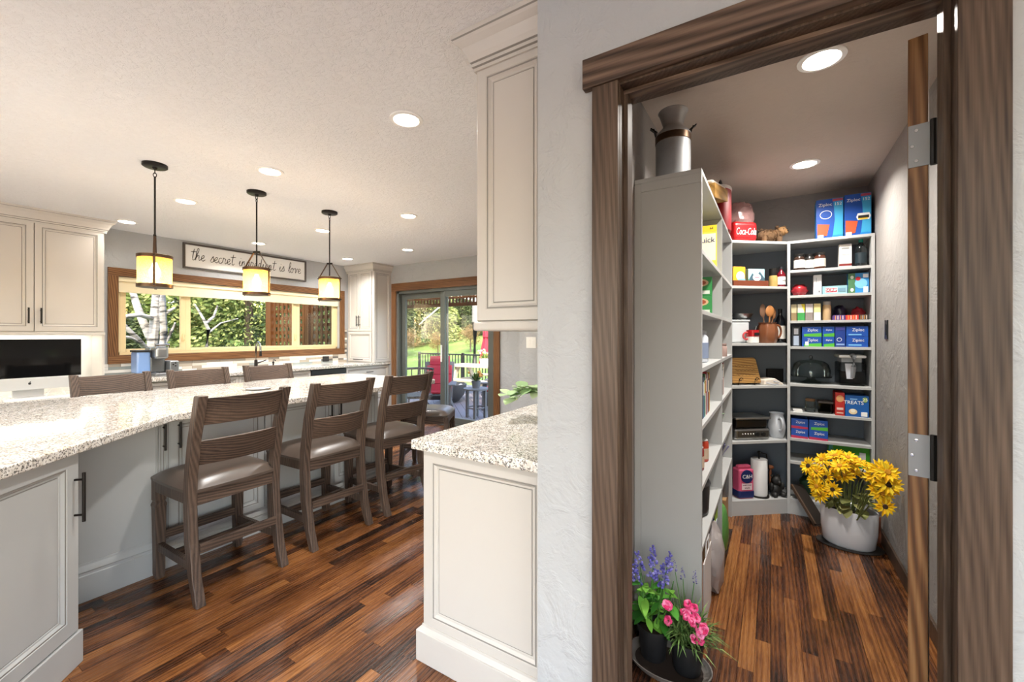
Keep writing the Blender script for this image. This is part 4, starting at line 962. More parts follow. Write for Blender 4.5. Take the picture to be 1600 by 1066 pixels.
# ---- shelf .77
cs = tag(MB().box(-.028, .030, -.045, .045, 0, .006).box(-.026, .030, -.04, .045, .006, .012).box(-.028, .027, -.045, .04, .012, .018).build('paper_pack', M['paper'], loc=pB(1246, .07, .77)), 'small stack of white cards beside the glass jar', 'cards')
jar('glass_jar', 'small clear glass jar with a bronze lid', 'jar', .034, .10, pB(1266, .09, .77), '#999999', '#7a5a3c', mat=M['clear'])
gw_, gp_ = fitB(1277.5, 1303, .05, .77)
gd = tag(MB().box(-gw_/2+.003, gw_/2-.003, 0, .13, 0, .075).build('glass_dish', glassmat('dish_glass', '#a9a49c', .9), loc=gp_, bev=.012), 'rectangular smoked glass dish with a dark lid', 'dish')
MB().box(-gw_/2+.001, gw_/2-.001, -.002, .132, .075, .088).build('lid', plain('#4a3c33', .3), gd, bev=.003)
carton('cracker_box', 'narrow red cracker box standing beside the blue treats box', 'box', fitB(1305, 1320, .02, 0)[0], .16, .165, fitB(1305, 1320, .02, .77)[1], RB, '#b9261f', [('o', .5, .74, .8, .3, '#d9a06a'), ('r', .5, .3, .7, .1, '#e8c9bf'), ('r', .5, .12, .7, .05, '#e3b9a8')])
carton('treats_box', 'wide blue box lettered as marshmallow treats', 'box', fitB(1320.5, 1358, .02, 0)[0], .16, .15, fitB(1320.5, 1358, .02, .77)[1], RB, '#0e5cab', [('t', 'TREATS', .36, .66, .036, WHT, .9), ('r', .36, .83, .3, .06, '#7fb2e4'), ('o', .84, .82, .2, .24, '#8fb43f'), ('t', '25', .84, .82, .03, WHT), ('o', .33, .24, .36, .26, '#f1ddb0'), ('o', .33, .28, .2, .16, '#fbf4e0'), ('r', .80, .14, .26, .2, WHT)])
# ---- shelf .575
for k in (0, 1):
    for j, (p0, p1) in enumerate(((1236, 1263), (1264, 1294))):
        smallzip(p0, p1, .575+k*.073, .072, f'{("lower", "upper")[k]} blue food bag box with a {"crimson" if k == 0 or j == 0 else "lime"} edge, {("by the upright", "on the open side")[j]}', 'red' if (k == 0 or j == 0) else True)
# ---- shelf .40: green bag box
carton('trash_bag_box', 'bright green trash bag box behind the sunflowers', 'box', fitB(1295, 1361, .05, 0)[0], .10, .155, fitB(1295, 1361, .05, .40)[1], RB, '#49b22c', [('r', .5, .97, 1, .06, '#d8e04a'), ('r', .05, .5, .1, 1, '#3fa3a0'), ('p', [(.26, .36), (.66, .36), (.70, .60), (.30, .60)], '#7d1518'), ('t', 'GLAD', .48, .48, .045, WHT, 1.1), ('r', .83, .55, .15, .34, WHT)])
# ---- shelf .12
blob('green_tote', 'dark green folded bag on the bottom back shelf', 'bag', pB(1273, .17, .12), (.20, .15, .17), plain('#24402c', .6), 21, .08)
# ================================================================ corner shelves
tr_ = thing('copper_tray', 'copper coloured rectangular tray holding tea boxes', 'tray', pD(1171, .03, 1.72), RD)
cop = plain('#8a4a33', .35, .5)
MB().box(-.13, .158, 0, .15, 0, .008).build('base', cop, tr_)
for q in ((-.13, .158, 0, .008), (-.13, .158, .142, .15)): MB().box(q[0], q[1], q[2], q[3], .008, .045).build('rim', cop, tr_, bev=.002)
for q in (-.13, .150): MB().box(q, q+.008, .008, .142, .008, .045).build('rim', cop, tr_, bev=.002)
carton('tea_box', 'yellow tea box with a white cup print, in the copper tray', 'box', .10, .055, .145, pD(1155, .06, 1.7285), RD, '#e9b32c', [('o', .6, .5, .7, .5, '#f3efe3'), ('r', .7, .22, .6, .3, '#7fb3c0')])
carton('tea_box', 'pale teal tea box with a mountain print, in the copper tray', 'box', .135, .055, .13, pD(1182, .06, 1.7285), RD, '#a9d3dc', [('p', [(.0, .3), (.25, .75), (.45, .45), (.7, .85), (1, .45), (1, 0), (0, 0)], '#3f5b6b'), ('p', [(0, 0), (0, .4), (.25, .1), (.7, .12), (1, .35), (1, 0)], '#4d9a68'), ('o', .52, .5, .5, .42, '#eef5f4'), ('r', .52, .5, .26, .05, '#b45a78'), ('p', [(.5, 0), (.62, .22), (.74, 0)], '#c0723a')])
jar('grain_jar', 'gold grain jar with a tall black lid beside the tea tray', 'jar', .030, .145, pD(1208, .07, 1.72), '#b79a5c', '#1b1917', lidh=.38)
bottle('sauce_bottle', 'small red sauce bottle with a white label', .030, .16, pD(1220.5, .06, 1.72), '#6b1420', '#2a2d33', '#eceae4', [('VX', .3, .02, '#333333')], RD, .6)
# z 1.29
cn = tag(MB().box(-.075, .075, 0, .14, 0, .165).build('storage_canister', plain('#cfd5d8', .3), loc=pD(1157, .10, 1.29), rz=RD, bev=.012), 'pale grey lidded storage canister behind the red mug', 'canister')
MB().box(-.079, .079, -.004, .144, .165, .180).build('lid', plain('#c3cacd', .3), cn, bev=.004)
bw = tag(MB().lathe([(.03, 0), (.06, .02), (.075, .05), (.070, .05), (.055, .022), (.001, .006)], n=20).build('metal_bowl', M['steel'], smooth=True, loc=(0, 0, 0)), 'shiny black metal bowl resting on the grey canister', 'bowl'); bw.location = pD(1160, .17, 1.470)
mg = thing('coffee_mug', 'red and white soup mug with a black letter panel', 'mug', pD(1176, .055, 1.29), RD)
MB().lathe([(.036, 0), (.042, .005), (.042, .055)], n=20).build('lower_body', M['white'], mg, smooth=True)
MB().lathe([(.0425, .05), (.043, .10), (.040, .10), (.039, .05), (.001, .045)], n=20).build('upper_body', plain('#b5171c', .3), mg, smooth=True)
MB().torus((-.052, 0, .055), .026, .007, 16, 8, Matrix.Rotation(pi/2, 3, 'X')).build('handle', plain('#c9474a', .3), mg, smooth=True)
MB().box(-.016, .022, -.0455, -.040, .058, .08).build('printed_panel', M['black'], mg)
kn = MB().tube([(.01, .0, .06), (.035, .01, .13)], .005, 6).build('spoon', M['chrome'], mg)
cr_ = thing('utensil_crock', 'ribbed brown stoneware pitcher holding wooden spoons', 'crock', pD(1199, .08, 1.29), RD)
m = MB(); n = 32; prof = [(.055, 0), (.068, .03), (.070, .09), (.062, .13), (.058, .15), (.064, .158)]
vs = []; fs = []
for (r_, z) in prof:
    for k in range(n): q = r_*(1+.035*(1 if k % 4 < 2 else -1)*(1 if z < .14 else 0)); vs.append((q*cos(2*pi*k/n), q*sin(2*pi*k/n), z))
for i in range(len(prof)-1):
    for k in range(n): fs.append((i*n+k, i*n+(k+1) % n, (i+1)*n+(k+1) % n, (i+1)*n+k))
fs.append(tuple(reversed(range(n)))); m.add(vs, fs)
m.build('body', plain('#8a5536', .28, var=.3), cr_, smooth=True)
MB().torus((.085, 0, .09), .038, .008, 18, 8, Matrix.Rotation(pi/2, 3, 'X') @ Matrix.Diagonal((.8, 1.25, 1))).build('handle', plain('#7d4a2f', .3), cr_, smooth=True)
def utensil(name, lb, a, b, head, c, hs=(1, .25, 1.3)):
    o = MB(); o.tube([a, b], .006, 6); o.sphere((b[0]+(b[0]-a[0])*.18, b[1], b[2]+.03), head, 12, 8, hs); return tag(o.build(name, plain(c, .6), smooth=True, loc=cr_.location, rz=RD), lb, 'utensil')
utensil('wooden_spoon', 'round-headed wooden spoon standing in the brown crock', (.005, 0, .02), (.012, -.01, .215), .036, '#b67a44')
utensil('wooden_spatula', 'flat dark wooden spatula standing in the brown crock', (-.01, .01, .02), (-.035, .0, .22), .026, '#7a5a44', (1, .2, 2.0))
utensil('wooden_turner', 'slim wooden turner leaning out of the brown crock', (.02, .02, .02), (.055, .012, .20), .024, '#94653f', (.9, .2, 1.9))
bottle('wine_bottle', 'dark bottle with a white and blue label behind the crock handle', .036, .27, pD(1219, .14, 1.29), '#11151c', '#15151a', '#e9e6de', None, RD, .62)
# z .97
ct = pD(1170, .06, .97)
cbd = tag(MB().prism(rounded(rounded([(-.13, 0), (.105, 0), (.095, .20), (-.12, .20)], 2, .03), 1, .01), 0, .014, 1).build('cutting_board', wood('engraved_board', '#6d4b28', '#a3783f', '#bf9858', 0, 1, .5), loc=(ct[0], ct[1], .985), rz=RD, bev=.003), 'light wooden cutting board with burned writing propped on an iron stand', 'cutting board')
cbd.rotation_euler = (R(-16), 0, RD)
for r_ in range(3): MB().tube([(-.09+.01*k, -.0006, .065+.035*r_+.006*sin(k*2.1+r_)) for k in range(17)], .0016, 4).build('burned_line', plain('#5d4022', .6), cbd)
ei = thing('plate_easel', 'black iron easel with scrolled feet under the cutting board', 'easel', ct, RD)
for s in (-.085, .045):
    m = MB(); sp_ = [(s+.016*cos(a)*(1-a/9), -.03, .045+.016*sin(a)*(1-a/9)) for a in [k*.5 for k in range(14)]]
    m.tube(sp_, .0028, 5); m.tube([(s-.014, -.03, .05), (s-.018, -.03, .006), (s-.01, .06, .004), (s-.005, .11, .15)], .003, 5); m.tube([(s+.0, -.028, .012), (s+.0, .02, .012)], .003, 5); m.build('scroll_leg', M['iron'], ei, smooth=True)
MB().tube([(-.09, .06, .01), (.05, .06, .01)], .003, 5).build('cross_bar', M['iron'], ei)
np_ = tag(MB().prism([(-.075, 0), (.09, 0), (.085, .012), (.02, .05), (-.065, .038)], 0, .12, 1).build('folded_cloth', plain('#d9cfc2', .85), loc=pD(1208, .03, .97), rz=RD, bev=.006, seg=3), 'folded white cloth bag lying on the corner shelf', 'cloth')
MB().tube([(-.06, -.006, .02), (-.02, -.02, .008), (.03, -.012, .006), (.045, -.008, .022), (.0, -.006, .03)], .004, 6).build('cord', plain('#b9bcc6', .7), np_, smooth=True)
bx = tag(MB().box(-.07, .07, 0, .02, 0, .11).box(-.05, -.01, -.004, 0, .03, .08).box(.01, .05, -.004, 0, .03, .08).build('photo_frame', M['black'], loc=pD(1212, .20, .97), rz=RD, bev=.002), 'dark double photo frame at the back of the corner shelf', 'frame')
# z .555
gp = thing('contact_grill', 'stainless steel contact grill with black control knobs', 'grill', pD(1177, .035, .555), RD)
MB().box(-.15, .14, 0, .22, 0, .085).build('lower_housing', M['steel'], gp, bev=.015)
MB().box(-.125, .125, -.004, 0, .022, .07).build('control_panel', plain('#5e5953', .3, .7), gp, bev=.002)
for k in range(5): MB().lathe([(.005, 0), (.004, .004)], n=8).build('indicator', M['white'], gp, loc=(-.09+k*.022, -.004, .048)).rotation_euler.x = pi/2
for x_ in (.025, .075): MB().lathe([(.017, 0), (.015, .014), (.001, .015)], n=16).build('knob', M['black'], gp, smooth=True, loc=(x_, -.004, .046)).rotation_euler.x = pi/2
MB().box(-.135, .125, .01, .21, .088, .155).build('lid', plain('#3a3632', .3, .8), gp, bev=.012)
MB().box(-.15, .14, -.012, .20, .155, .172).build('top_plate', M['steel'], gp, bev=.006)
wp = thing('ceramic_pitcher', 'pale grey ceramic pitcher with a loop handle beside the grill', 'pitcher', pD(1213.5, .10, .555), RD)
MB().lathe([(.045, 0), (.058, .03), (.062, .09), (.05, .15), (.045, .175), (.052, .19), (.047, .188), (.040, .16)], n=24).build('body', plain('#c7cbd2', .2), wp, smooth=True)
MB().torus((-.02, -.062, .11), .04, .008, 18, 8, Matrix.Rotation(pi/2, 3, 'Y') @ Matrix.Diagonal((1.2, .7, 1))).build('handle', plain('#c7cbd2', .2), wp, smooth=True)
# z .11
sbm = plain('#d85a7d', .5, var=.1)
sb = tag(MB().box(-.062, .062, -.042, .045, 0, .225).box(-.055, .055, -.02, .02, .22, .25).build('sugar_bag', sbm, loc=pD(1161, .075, .11), rz=RD, bev=.016, seg=3), 'pink and navy paper sugar bag on the bottom corner shelf', 'bag')
q = MB().box(-.064, .064, -.0445, .047, .004, .065).build('navy_band', plain('#15255c', .5), sb, bev=.012)
q = MB().prism([(.045*cos(2*pi*k/20)*1.05, .045*sin(2*pi*k/20)*1.1) for k in range(20)], -.049, -.035, 1).build('round_emblem', plain('#16265e', .5), sb, loc=(0, 0, .17))
text_obj('C&H', .04, M['white'], sb, (0, -.051, .17)); 
MB().box(-.04, .04, -.047, -.03, .07, .118).build('printed_panel', plain('#e9d5da', .5), sb)
for k, s_ in enumerate(('PURE CANE', 'SUGAR')): text_obj(s_, .013, plain('#6a1f33', .5), sb, (0, -.048, .105-.02*k))
pt = thing('paper_towel_holder', 'white paper towel roll on a black metal holder', 'paper towel', pD(1186, .085, .11), RD)
MB().lathe([(.07, 0), (.07, .008), (.001, .010)], n=24).build('base', M['iron'], pt, smooth=True)
MB().lathe([(.02, .01), (.055, .01), (.057, .02), (.057, .28), (.055, .285), (.02, .285)], n=28).build('paper_roll', plain('#f0f0ef', .8), pt, smooth=True)
MB().tube([(0, 0, .28), (0, 0, .33)], .006, 8).sphere((0, 0, .335), .012, 10, 6).build('finial', M['iron'], pt, smooth=True)
MB().tube([(.075, 0, .005), (.082, 0, .2), (.06, 0, .32), (0, 0, .335)], .004, 6).build('tension_arm', M['iron'], pt, smooth=True)
br = thing('bear_figurine', 'small black bear figurine sitting on the bottom corner shelf', 'figurine', pD(1211, .08, .11), RD)
bk = plain('#1c1b1a', .55)
m = MB(); m.sphere((0, 0, .05), .05, 14, 10, (1, .95, 1)); m.sphere((0, -.012, .12), .035, 14, 10); m.sphere((0, -.045, .112), .015, 10, 8); 
for s in (-1, 1): m.sphere((s*.025, 0, .15), .012, 8, 6); m.sphere((s*.035, -.04, .02), .022, 10, 6, (1, 1.3, .9)); m.sphere((s*.045, -.02, .075), .018, 10, 6, (.8, 1, 1.6))
m.build('body', bk, br, smooth=True)
MB().sphere((.0, .05, .20), .028, 12, 8, (1, .7, .6)).tube([(0, .05, 0.02), (0, .05, .20)], .008, 6).build('honey_pot', plain('#9a5f3c', .5), br, smooth=True)
# ---- on top of the corner and side units
be = thing('stuffed_bear', 'shaggy brown bear figure standing on top of the corner shelves', 'figure', pD(1206, .10, TOP), RD)
fur = plain('#7a5a3a', .9, var=.6); tanm = plain('#a98052', .8, var=.4)
m = MB(); rr_ = random.Random(8)
m.sphere((-.045, 0, .062), .05, 14, 10, (1.5, .9, .9)); m.sphere((.03, 0, .068), .045, 12, 10, (1, .95, 1.05))
for (x_, y_) in ((-.09, -.03), (-.09, .03), (.035, -.035), (.035, .035)): m.tube([(x_, y_, .05), (x_, y_, .0)], [.022, .018], 10)
for k in range(420):
    a = rr_.uniform(0, 2*pi); b = rr_.uniform(-.2, 1); x_ = rr_.uniform(-.11, .06); r_ = .044
    p = Vector((x_, r_*cos(a)*.9, .064+r_*sin(a))); d = Vector((rr_.uniform(-.5, .2), cos(a), sin(a)*1-.3)).normalized()*.014
    s_ = Vector((.003, 0, 0)); m.add([p-s_, p+s_, p+d], [(0, 1, 2)])
m.build('body', fur, be)
m = MB(); m.sphere((.075, -.01, .10), .036, 14, 10); m.sphere((.085, -.042, .092), .018, 12, 8)
hd = m.build('head', tanm, be, smooth=True)
for s in (-1, 1): MB().sphere((.075+s*.03, .0, .135), .014, 10, 6).build('ear', fur, hd, smooth=True)
MB().sphere((.087, -.058, .096), .006, 8, 6).sphere((.065, -.042, .112), .004, 6, 5).sphere((.098, -.040, .112), .004, 6, 5).build('eyes_and_nose', M['black'], hd)
cbg = tag(MB().box(-.10, .10, -.055, .055, 0, .15).build('cola_bag', plain('#c4161c', .35), loc=pD(1158, .07, TOP), rz=RD, bev=.03, seg=4), 'red lettered bag with a clear crinkled plastic top', 'bag')
rr_ = random.Random(2); m = MB().lathe([(.85, 0), (1, .03), (1, .08), (.95, .12), (.8, .15), (.5, .16), (.001, .155)], (0, 0, .14), 18, .095, .05)
m.v = [(x*(1+.10*rr_.uniform(-1, 1)), y*(1+.12*rr_.uniform(-1, 1)), z+.006*rr_.uniform(-1, 1)) for x, y, z in m.v]
m.build('plastic_top', plain('#b98f8c', .12, spec=.8, var=.8), cbg)
text_obj('Coca-Cola', .075, M['white'], cbg, (0, -.0555, .07), (pi/2, 0, 0), .001, .50, .3)
crt = tag(MB().box(-.05, .05, -.36, .36, 0, .075).build('cardboard_box', wood('kraft_board', '#7d5a28', '#a87f40', '#b98f50', 1, .4, .8), loc=(LF-.045, 2.74, TOP+.0845), bev=.002), 'long tan cardboard box tilted along the top of the side shelves', 'box'); crt.rotation_euler.x = R(13.5)
MB().box(-.04, .04, -.33, .35, .075, .095).build('white_packing', plain('#ece6da', .6), crt, bev=.012)
clr = tag(MB().lathe([(.0, 0), (.11, 0), (.115, .02), (.115, .27), (.108, .285), (.1, .28), (.1, .03)], n=24, sy=.55).build('cooler_bag', plain('#a51d27', .5), loc=(LF-.045, 3.203, TOP), rz=pi/2, smooth=True), 'red zip-top cooler bag with a black-lined rim behind the cardboard box', 'bag')
MB().torus((0, 0, .28), .108, .014, 28, 8, Matrix.Diagonal((1, .55, 1))).build('rim', plain('#e9e2de', .6), clr, smooth=True)
MB().lathe([(.09, .282), (.001, .283)], n=20, sy=.55).build('lining', M['black'], clr)
MB().tube([(.10, 0, .275), (.095, 0, .31), (.05, 0, .335), (-.05, 0, .335), (-.095, 0, .31), (-.10, 0, .275)], .007, 6).build('strap', M['black'], clr, smooth=True)
mk = thing('milk_can', 'galvanized metal milk can with a flared mouth on top of the shelf unit', 'milk can', (-.392, 2.045, TOP), R(20))
MB().lathe([(.068, 0), (.076, .004), (.076, .20), (.078, .202), (.078, .212), (.072, .222), (.046, .250), (.044, .262), (.062, .318), (.066, .322), (.064, .325), (.040, .266)], n=28).build('body', M['galv'], mk, smooth=True)
MB().lathe([(.0765, .178), (.0785, .18), (.0785, .208), (.0765, .21)], n=28).build('band', M['bronze'], mk, smooth=True)
for s in (-1, 1): MB().bar((s*.070, 0, .200), (s*.086, 0, .252), .022, .004).bar((s*.070, 0, .232), (s*.100, 0, .256), .022, .005).build('handle', M['iron'], mk, bev=.001)
# ================================================================ side shelves (front faces +X)
carton('baking_mix_box', 'yellow pancake mix box with dark lettering on the top side shelf', 'box', .19, .09, .24, (LF-.10, 2.55, 1.72), R(6), '#f0dc4e', [('r', .5, .5, .94, .62, '#f6efce'), ('r', .5, .93, 1, .14, '#efcf2a'), ('t', 'Bisquick', .58, .66, .042, '#1b2a5e'), ('o', .4, .34, .3, .2, '#7c3a2a'), ('o', .66, .26, .2, .16, '#c98b4a'), ('t', '64', .86, .93, .018, '#3a2a20')])
for k in (0, 1): carton('baking_soda_box', f'green tin-topped box with an orange print, {("lower", "upper")[k]} of its stack', 'box', .12, .07, .105, (LF-.085, 2.52, 1.46+k*.106), R(8), '#2f9048', [('o', .5, .7, .7, .4, '#d9b48a'), ('o', .5, .7, .5, .25, '#a84b2a'), ('r', .5, .2, .8, .18, '#dfe8dc')])
jar('formula_tub', 'white and blue round powder tub on the side shelf', 'tub', .085, .165, (LF-.11, 2.36, 1.21), '#cdd4de', '#c2c9d3', band='#8c9bb8', lidh=.12)
def row(y0, items, z, px_h, kind, lbf, back=.02, d=.16):
    y = y0
    for i, (th, h, c, c2, nm) in enumerate(items):
        o = tag(MB().box(-th/2, th/2, 0, d, 0, h).build(kind, plain(c, .5), loc=(LF-back, y+th/2, z), rz=RL, bev=.001), lbf % nm, kind.replace('_', ' ') if len(kind) < 9 else 'book')
        MB().box(-th*.4, th*.4, -.0008, 0, h*.55, h*.85).build('spine_label', plain(c2, .5), o); y += th+.002
row(2.12, [(.03, .20, '#26324a', '#c9d2dc', 'navy'), (.02, .19, '#6fa3c8', '#ffffff', 'sky blue'), (.035, .205, '#2e6f3f', '#d8cf5a', 'green'), (.025, .20, '#e8e6df', '#b02330', 'white and red'), (.03, .21, '#a31d2b', '#f1e7d0', 'crimson'), (.03, .20, '#b7bcc4', '#2a3c68', 'pale grey'), (.04, .19, '#7a1a22', '#ddd2bd', 'maroon'), (.03, .20, '#c8a24a', '#33281a', 'mustard')], .96, 0, 'cookbook', '%s spined cookbook on the side shelf nearest the pantry door', .02)
for i, (y, c, lid, lb) in enumerate(((2.20, '#8c1f22', '#b9b9b7', 'red soup can with a silver top'), (2.28, '#1c1d21', '#a92b2b', 'black sauce can with a red band'), (2.37, '#b7402a', '#bfbfbd', 'orange-red tomato can on the side shelf'), (2.45, '#7d1a1f', '#c0c0be', 'dark red bean can on the side shelf'))):
    jar('food_can', lb, 'can', .036, .11+.02*(i % 2), (LF-.06-.05*(i % 2), y, .70), c, lid, band='#e8ded0' if i % 2 else '#d0b8a0', lidh=.04)
text_obj('Ox', .03, plain('#eeeeee', .5), bpy.data.objects['food_can.001'], (.037, 0, .05), (pi/2, 0, pi/2))
jar('red_spice_can', 'tall crimson can with a silver top behind the soup cans', 'can', .034, .16, (LF-.16, 2.55, .70), '#9c1c28', '#b8b8b8', lidh=.04)
dap = thing('stock_pot', 'dark enamel pot wrapped in clear plastic on the low side shelf', 'pot', (LF-.14, 2.34, .44), RL)
MB().lathe([(.10, 0), (.12, .01), (.125, .15), (.13, .155), (.12, .155), (.11, .02)], n=24).build('body', plain('#2b2a2c', .3), dap, smooth=True)
MB().lathe([(.13, .155), (.12, .17), (.03, .19), (.02, .20), (.001, .21)], n=24).build('lid', plain('#3a393b', .3), dap, smooth=True)
for s in (-1, 1): MB().tube([(s*.12, -.03, .12), (s*.155, -.03, .125), (s*.155, .03, .125), (s*.12, .03, .12)], .008, 6).build('handle', M['black'], dap, smooth=True)
# far bay
jar('creamer_tub', 'white lidded tub with a blue and violet label', 'tub', .05, .155, (LF-.07, 3.00, 1.72), '#8f97b5', '#e9e9ea', band='#4b4f86', lidh=.14)
jar('mustard_tin', 'slim yellow tin with a brown top', 'tin', .032, .14, (LF-.05, 2.93, 1.46), '#d9b02f', '#5a3a22', lidh=.16)
carton('cracker_sleeve', 'tall red-orange cracker box in the far bay of the side shelves', 'box', .09, .06, .19, (LF-.07, 3.12, 1.21), RL, '#d23a22', [('r', .5, .6, .7, .2, '#e86a48')])
jar('salt_jar', 'pinkish grey salt jar before the red-orange cracker box', 'jar', .036, .085, (LF-.035, 3.10, 1.21), '#b89d95', '#a58b83')
row(2.95, [(.03, .20, '#e2e0da', '#8a2430', 'white'), (.02, .21, '#a3222e', '#f0e8d8', 'bright red'), (.03, .19, '#44506a', '#d8dbe0', 'slate blue'), (.025, .20, '#d8d2c4', '#444444', 'cream'), (.03, .21, '#8c2a33', '#efe6d4', 'wine red'), (.03, .20, '#efeee9', '#6b6b6b', 'off-white')], .96, 0, 'cookbook', '%s spined cookbook on the side shelf next to the corner', .02)
pg = thing('silk_plant', 'small grey-green artificial sprig on the far side shelf', 'plant', (LF-.07, 3.12, .70))
MB().lathe([(.03, 0), (.04, .07), (.036, .07), (.03, .06), (.001, .06)], n=16).build('pot', plain('#d7d3cc', .5), pg, smooth=True)
gl_ = leaf_mesh(.05, .022, .3, leafmat('sage', '#5d7a58', '#86a07c', '#a9b99a')); rg_ = random.Random(4)
for k in range(22): scatter_leaf(gl_, pg, (rg_.uniform(-.02, .02), rg_.uniform(-.02, .02), .06+rg_.uniform(0, .06)), rg_.uniform(0, 6.28), rg_.uniform(-.2, 1.2), rg_.uniform(.8, 1.3))
lv = thing('dried_bouquet', 'little bunch of dried lavender in a white cup', 'plant', (LF-.06, 3.15, .44))
MB().lathe([(.022, 0), (.03, .06), (.027, .06), (.001, .05)], n=14).build('cup', M['white'], lv, smooth=True)
for k in range(9):
    a = rg_.uniform(0, 6.28); b = rg_.uniform(.02, .07); e = Vector((cos(a)*b, sin(a)*b, rg_.uniform(.13, .19)))
    MB().tube([(0, 0, .05), tuple(e*.6+Vector((0, 0, .02))), tuple(e)], [.0015, .0015, .007], 5).build('stalk', plain('#8583a8', .8), lv)
tag(MB().lathe([(.05, 0), (.05, .21), (.048, .215), (.02, .215), (.018, .20)], n=22).build('foil_canister', plain('#8f9296', .3, .7), smooth=True, loc=(LF-.06, 3.36, .0+.20)), 'tall plain grey canister beside the corner base', 'canister')
crt2 = tag(MB().box(-.07, .07, -.09, .09, 0, .20).build('shipping_carton', plain('#b08a5e', .8), loc=(LF-.09, 3.35, 0), bev=.002), 'brown shipping carton under the grey canister', 'box')
MB().box(-.02, .02, -.0905, .0905, .2, .2008).build('tape', plain('#c9ab7c', .3), crt2)
# floor goods below the side shelves
bg1 = thing('paper_bag', 'open paper shopping bag with white handles on the floor under the side shelves', 'bag', (LF-.11, 2.22, 0))
kr = plain('#b98d63', .8); 
MB().box(-.10, -.095, -.13, .13, 0, .32).build('side', kr, bg1); MB().box(.095, .10, -.13, .13, 0, .30).build('side', plain('#cfc9c6', .7), bg1)
MB().box(-.095, .095, -.13, -.125, 0, .31).build('side', plain('#a8632f', .7), bg1); MB().box(-.095, .095, .125, .13, 0, .31).build('side', kr, bg1); MB().box(-.095, .095, -.125, .125, 0, .004).build('base', kr, bg1)
for x_ in (-.097, .097): MB().tube([(x_, -.05, .30), (x_, -.045, .37), (x_, .045, .37), (x_, .05, .30)], .004, 6).build('handle', M['paper'], bg1, smooth=True)
blob('plastic_bag', 'crumpled clear white plastic bag beside the paper bag', 'bag', (LF-.02, 2.46, 0), (.12, .20, .34), plain('#bdb4b2', .3, spec=.7, var=.4), 14, .13)
carton('snack_carton', 'lime and navy snack carton standing on the floor', 'box', .16, .09, .26, (LF-.02, 2.66, .16), RL, '#22406f', [('r', .5, .72, 1, .5, '#9cc43a'), ('r', .5, .72, .7, .06, '#2c5a2c'), ('r', .5, .85, .7, .05, '#2c5a2c'), ('r', .5, .4, .4, .2, '#d8e6ea')])
tag(MB().box(-.10, .0, -.09, .09, 0, .16).build('storage_bin', plain('#6f4a30', .6), loc=(LF-.02, 2.66, 0), bev=.004), 'low brown bin under the lime snack carton', 'bin')
blob('chip_bag', 'green and pale blue snack bag on the floor by the divider', 'bag', (LF-.02, 2.92, 0), (.09, .15, .30), plain('#5f9a4c', .35, var=.4), 17, .1)
# ================================================================ PLANTS ON THE PANTRY FLOOR
ty = thing('oval_saucer', 'grey oval saucer under the two potted flowers inside the doorway', 'saucer', (-.361, 1.79, 0))
MB().lathe([(.001, 0), (.85, 0), (.97, .018), (1, .030), (.97, .030), (.93, .016), (.82, .006), (.001, .006)], n=36, sx=.165, sy=.118).build('dish', plain('#77726d', .45), ty, smooth=True)
MB().lathe([(.001, .009), (.80, .009), (.8, .006)], n=28, sx=.165, sy=.118).build('spilled_soil', plain('#2c211a', .9), ty)
ppm = plain('#1f2022', .5); soil = plain('#2e2119', .95)
def nursery_pot(root, r=.062, h=.128):
    MB().lathe([(r*.78, 0), (r*.80, .002), (r*.97, h*.9), (r*1.03, h*.9), (r*1.03, h), (r*.96, h), (r*.92, h*.8), (.001, h*.8)], n=24).build('pot', ppm, root, smooth=True)
    MB().lathe([(r*.94, h*.86), (r*.6, h*.9), (.001, h*.9)], n=18).build('soil', soil, root)
rv = random.Random(21)
lg = leafmat('fresh_leaf', '#2f6a26', '#4e9a33', '#86c04a'); lb2 = leaf_mesh(.075, .034, .35, lg)
p1 = thing('purple_flower_pot', 'black nursery pot of leafy green stems and purple blooms', 'plant', (-.425, 1.805, .0105))
nursery_pot(p1)
vio = leafmat('violet_bloom', '#4f4c9a', '#6f6cc0', '#9c98d8')
def spike(parent, base, tip, r, nfl, mat, seed):
    rr = random.Random(seed); b = Vector(base); t = Vector(tip); m = MB()
    for k in range(nfl):
        f = k/nfl; c = b+(t-b)*f; rad = r*(1-.6*f)
        a = rr.uniform(0, 6.28); p = c+Vector((cos(a)*rad, sin(a)*rad, rr.uniform(-.003, .003)))
        m.sphere(p, r*.42*(1-.4*f), 6, 4, (1, 1, .8))
    return m.build('flower_spike', mat, parent)
stm = plain('#4f8a35', .6)
for k in range(9):
    a = rv.uniform(0, 6.28); rr = rv.uniform(.0, .03); e = Vector((cos(a)*(.02+rv.uniform(.01, .07)), sin(a)*(.01+rv.uniform(0, .045)), rv.uniform(.24, .35)))
    b = Vector((cos(a)*rr, sin(a)*rr*.7, .11)); md = (b+e)/2+Vector((cos(a)*.012, sin(a)*.012, .02))
    MB().tube([b, md, e], [.003, .0025, .002], 5).build('stem', stm, p1)
    for q in range(6):
        f = .15+.8*q/6; c = b*(1-f)+e*f; scatter_leaf(lb2, p1, c, rv.uniform(0, 6.28), rv.uniform(-.5, .7), rv.uniform(.7, 1.25))
for k, (x, y, z) in enumerate(((-.06, .0, .37), (-.065, -.03, .33), (.0, -.02, .36), (.03, .0, .35), (.06, .01, .40), (.05, -.02, .34), (-.01, .03, .40))):
    spike(p1, (x*.9, y, z-.03), (x*1.15, y, z+.045), .018, 26, vio, 30+k)
    MB().tube([(x*.4, y*.5, .2), (x*.9, y, z-.02)], .0018, 5).build('stem', stm, p1)
p2 = thing('pink_flower_pot', 'black nursery pot of fine foliage with bright pink blooms', 'plant', (-.292, 1.80, .0105))
nursery_pot(p2, .064, .125)
gm = leafmat('fine_foliage', '#39542b', '#5c7f3f', '#93ad68'); m = MB()
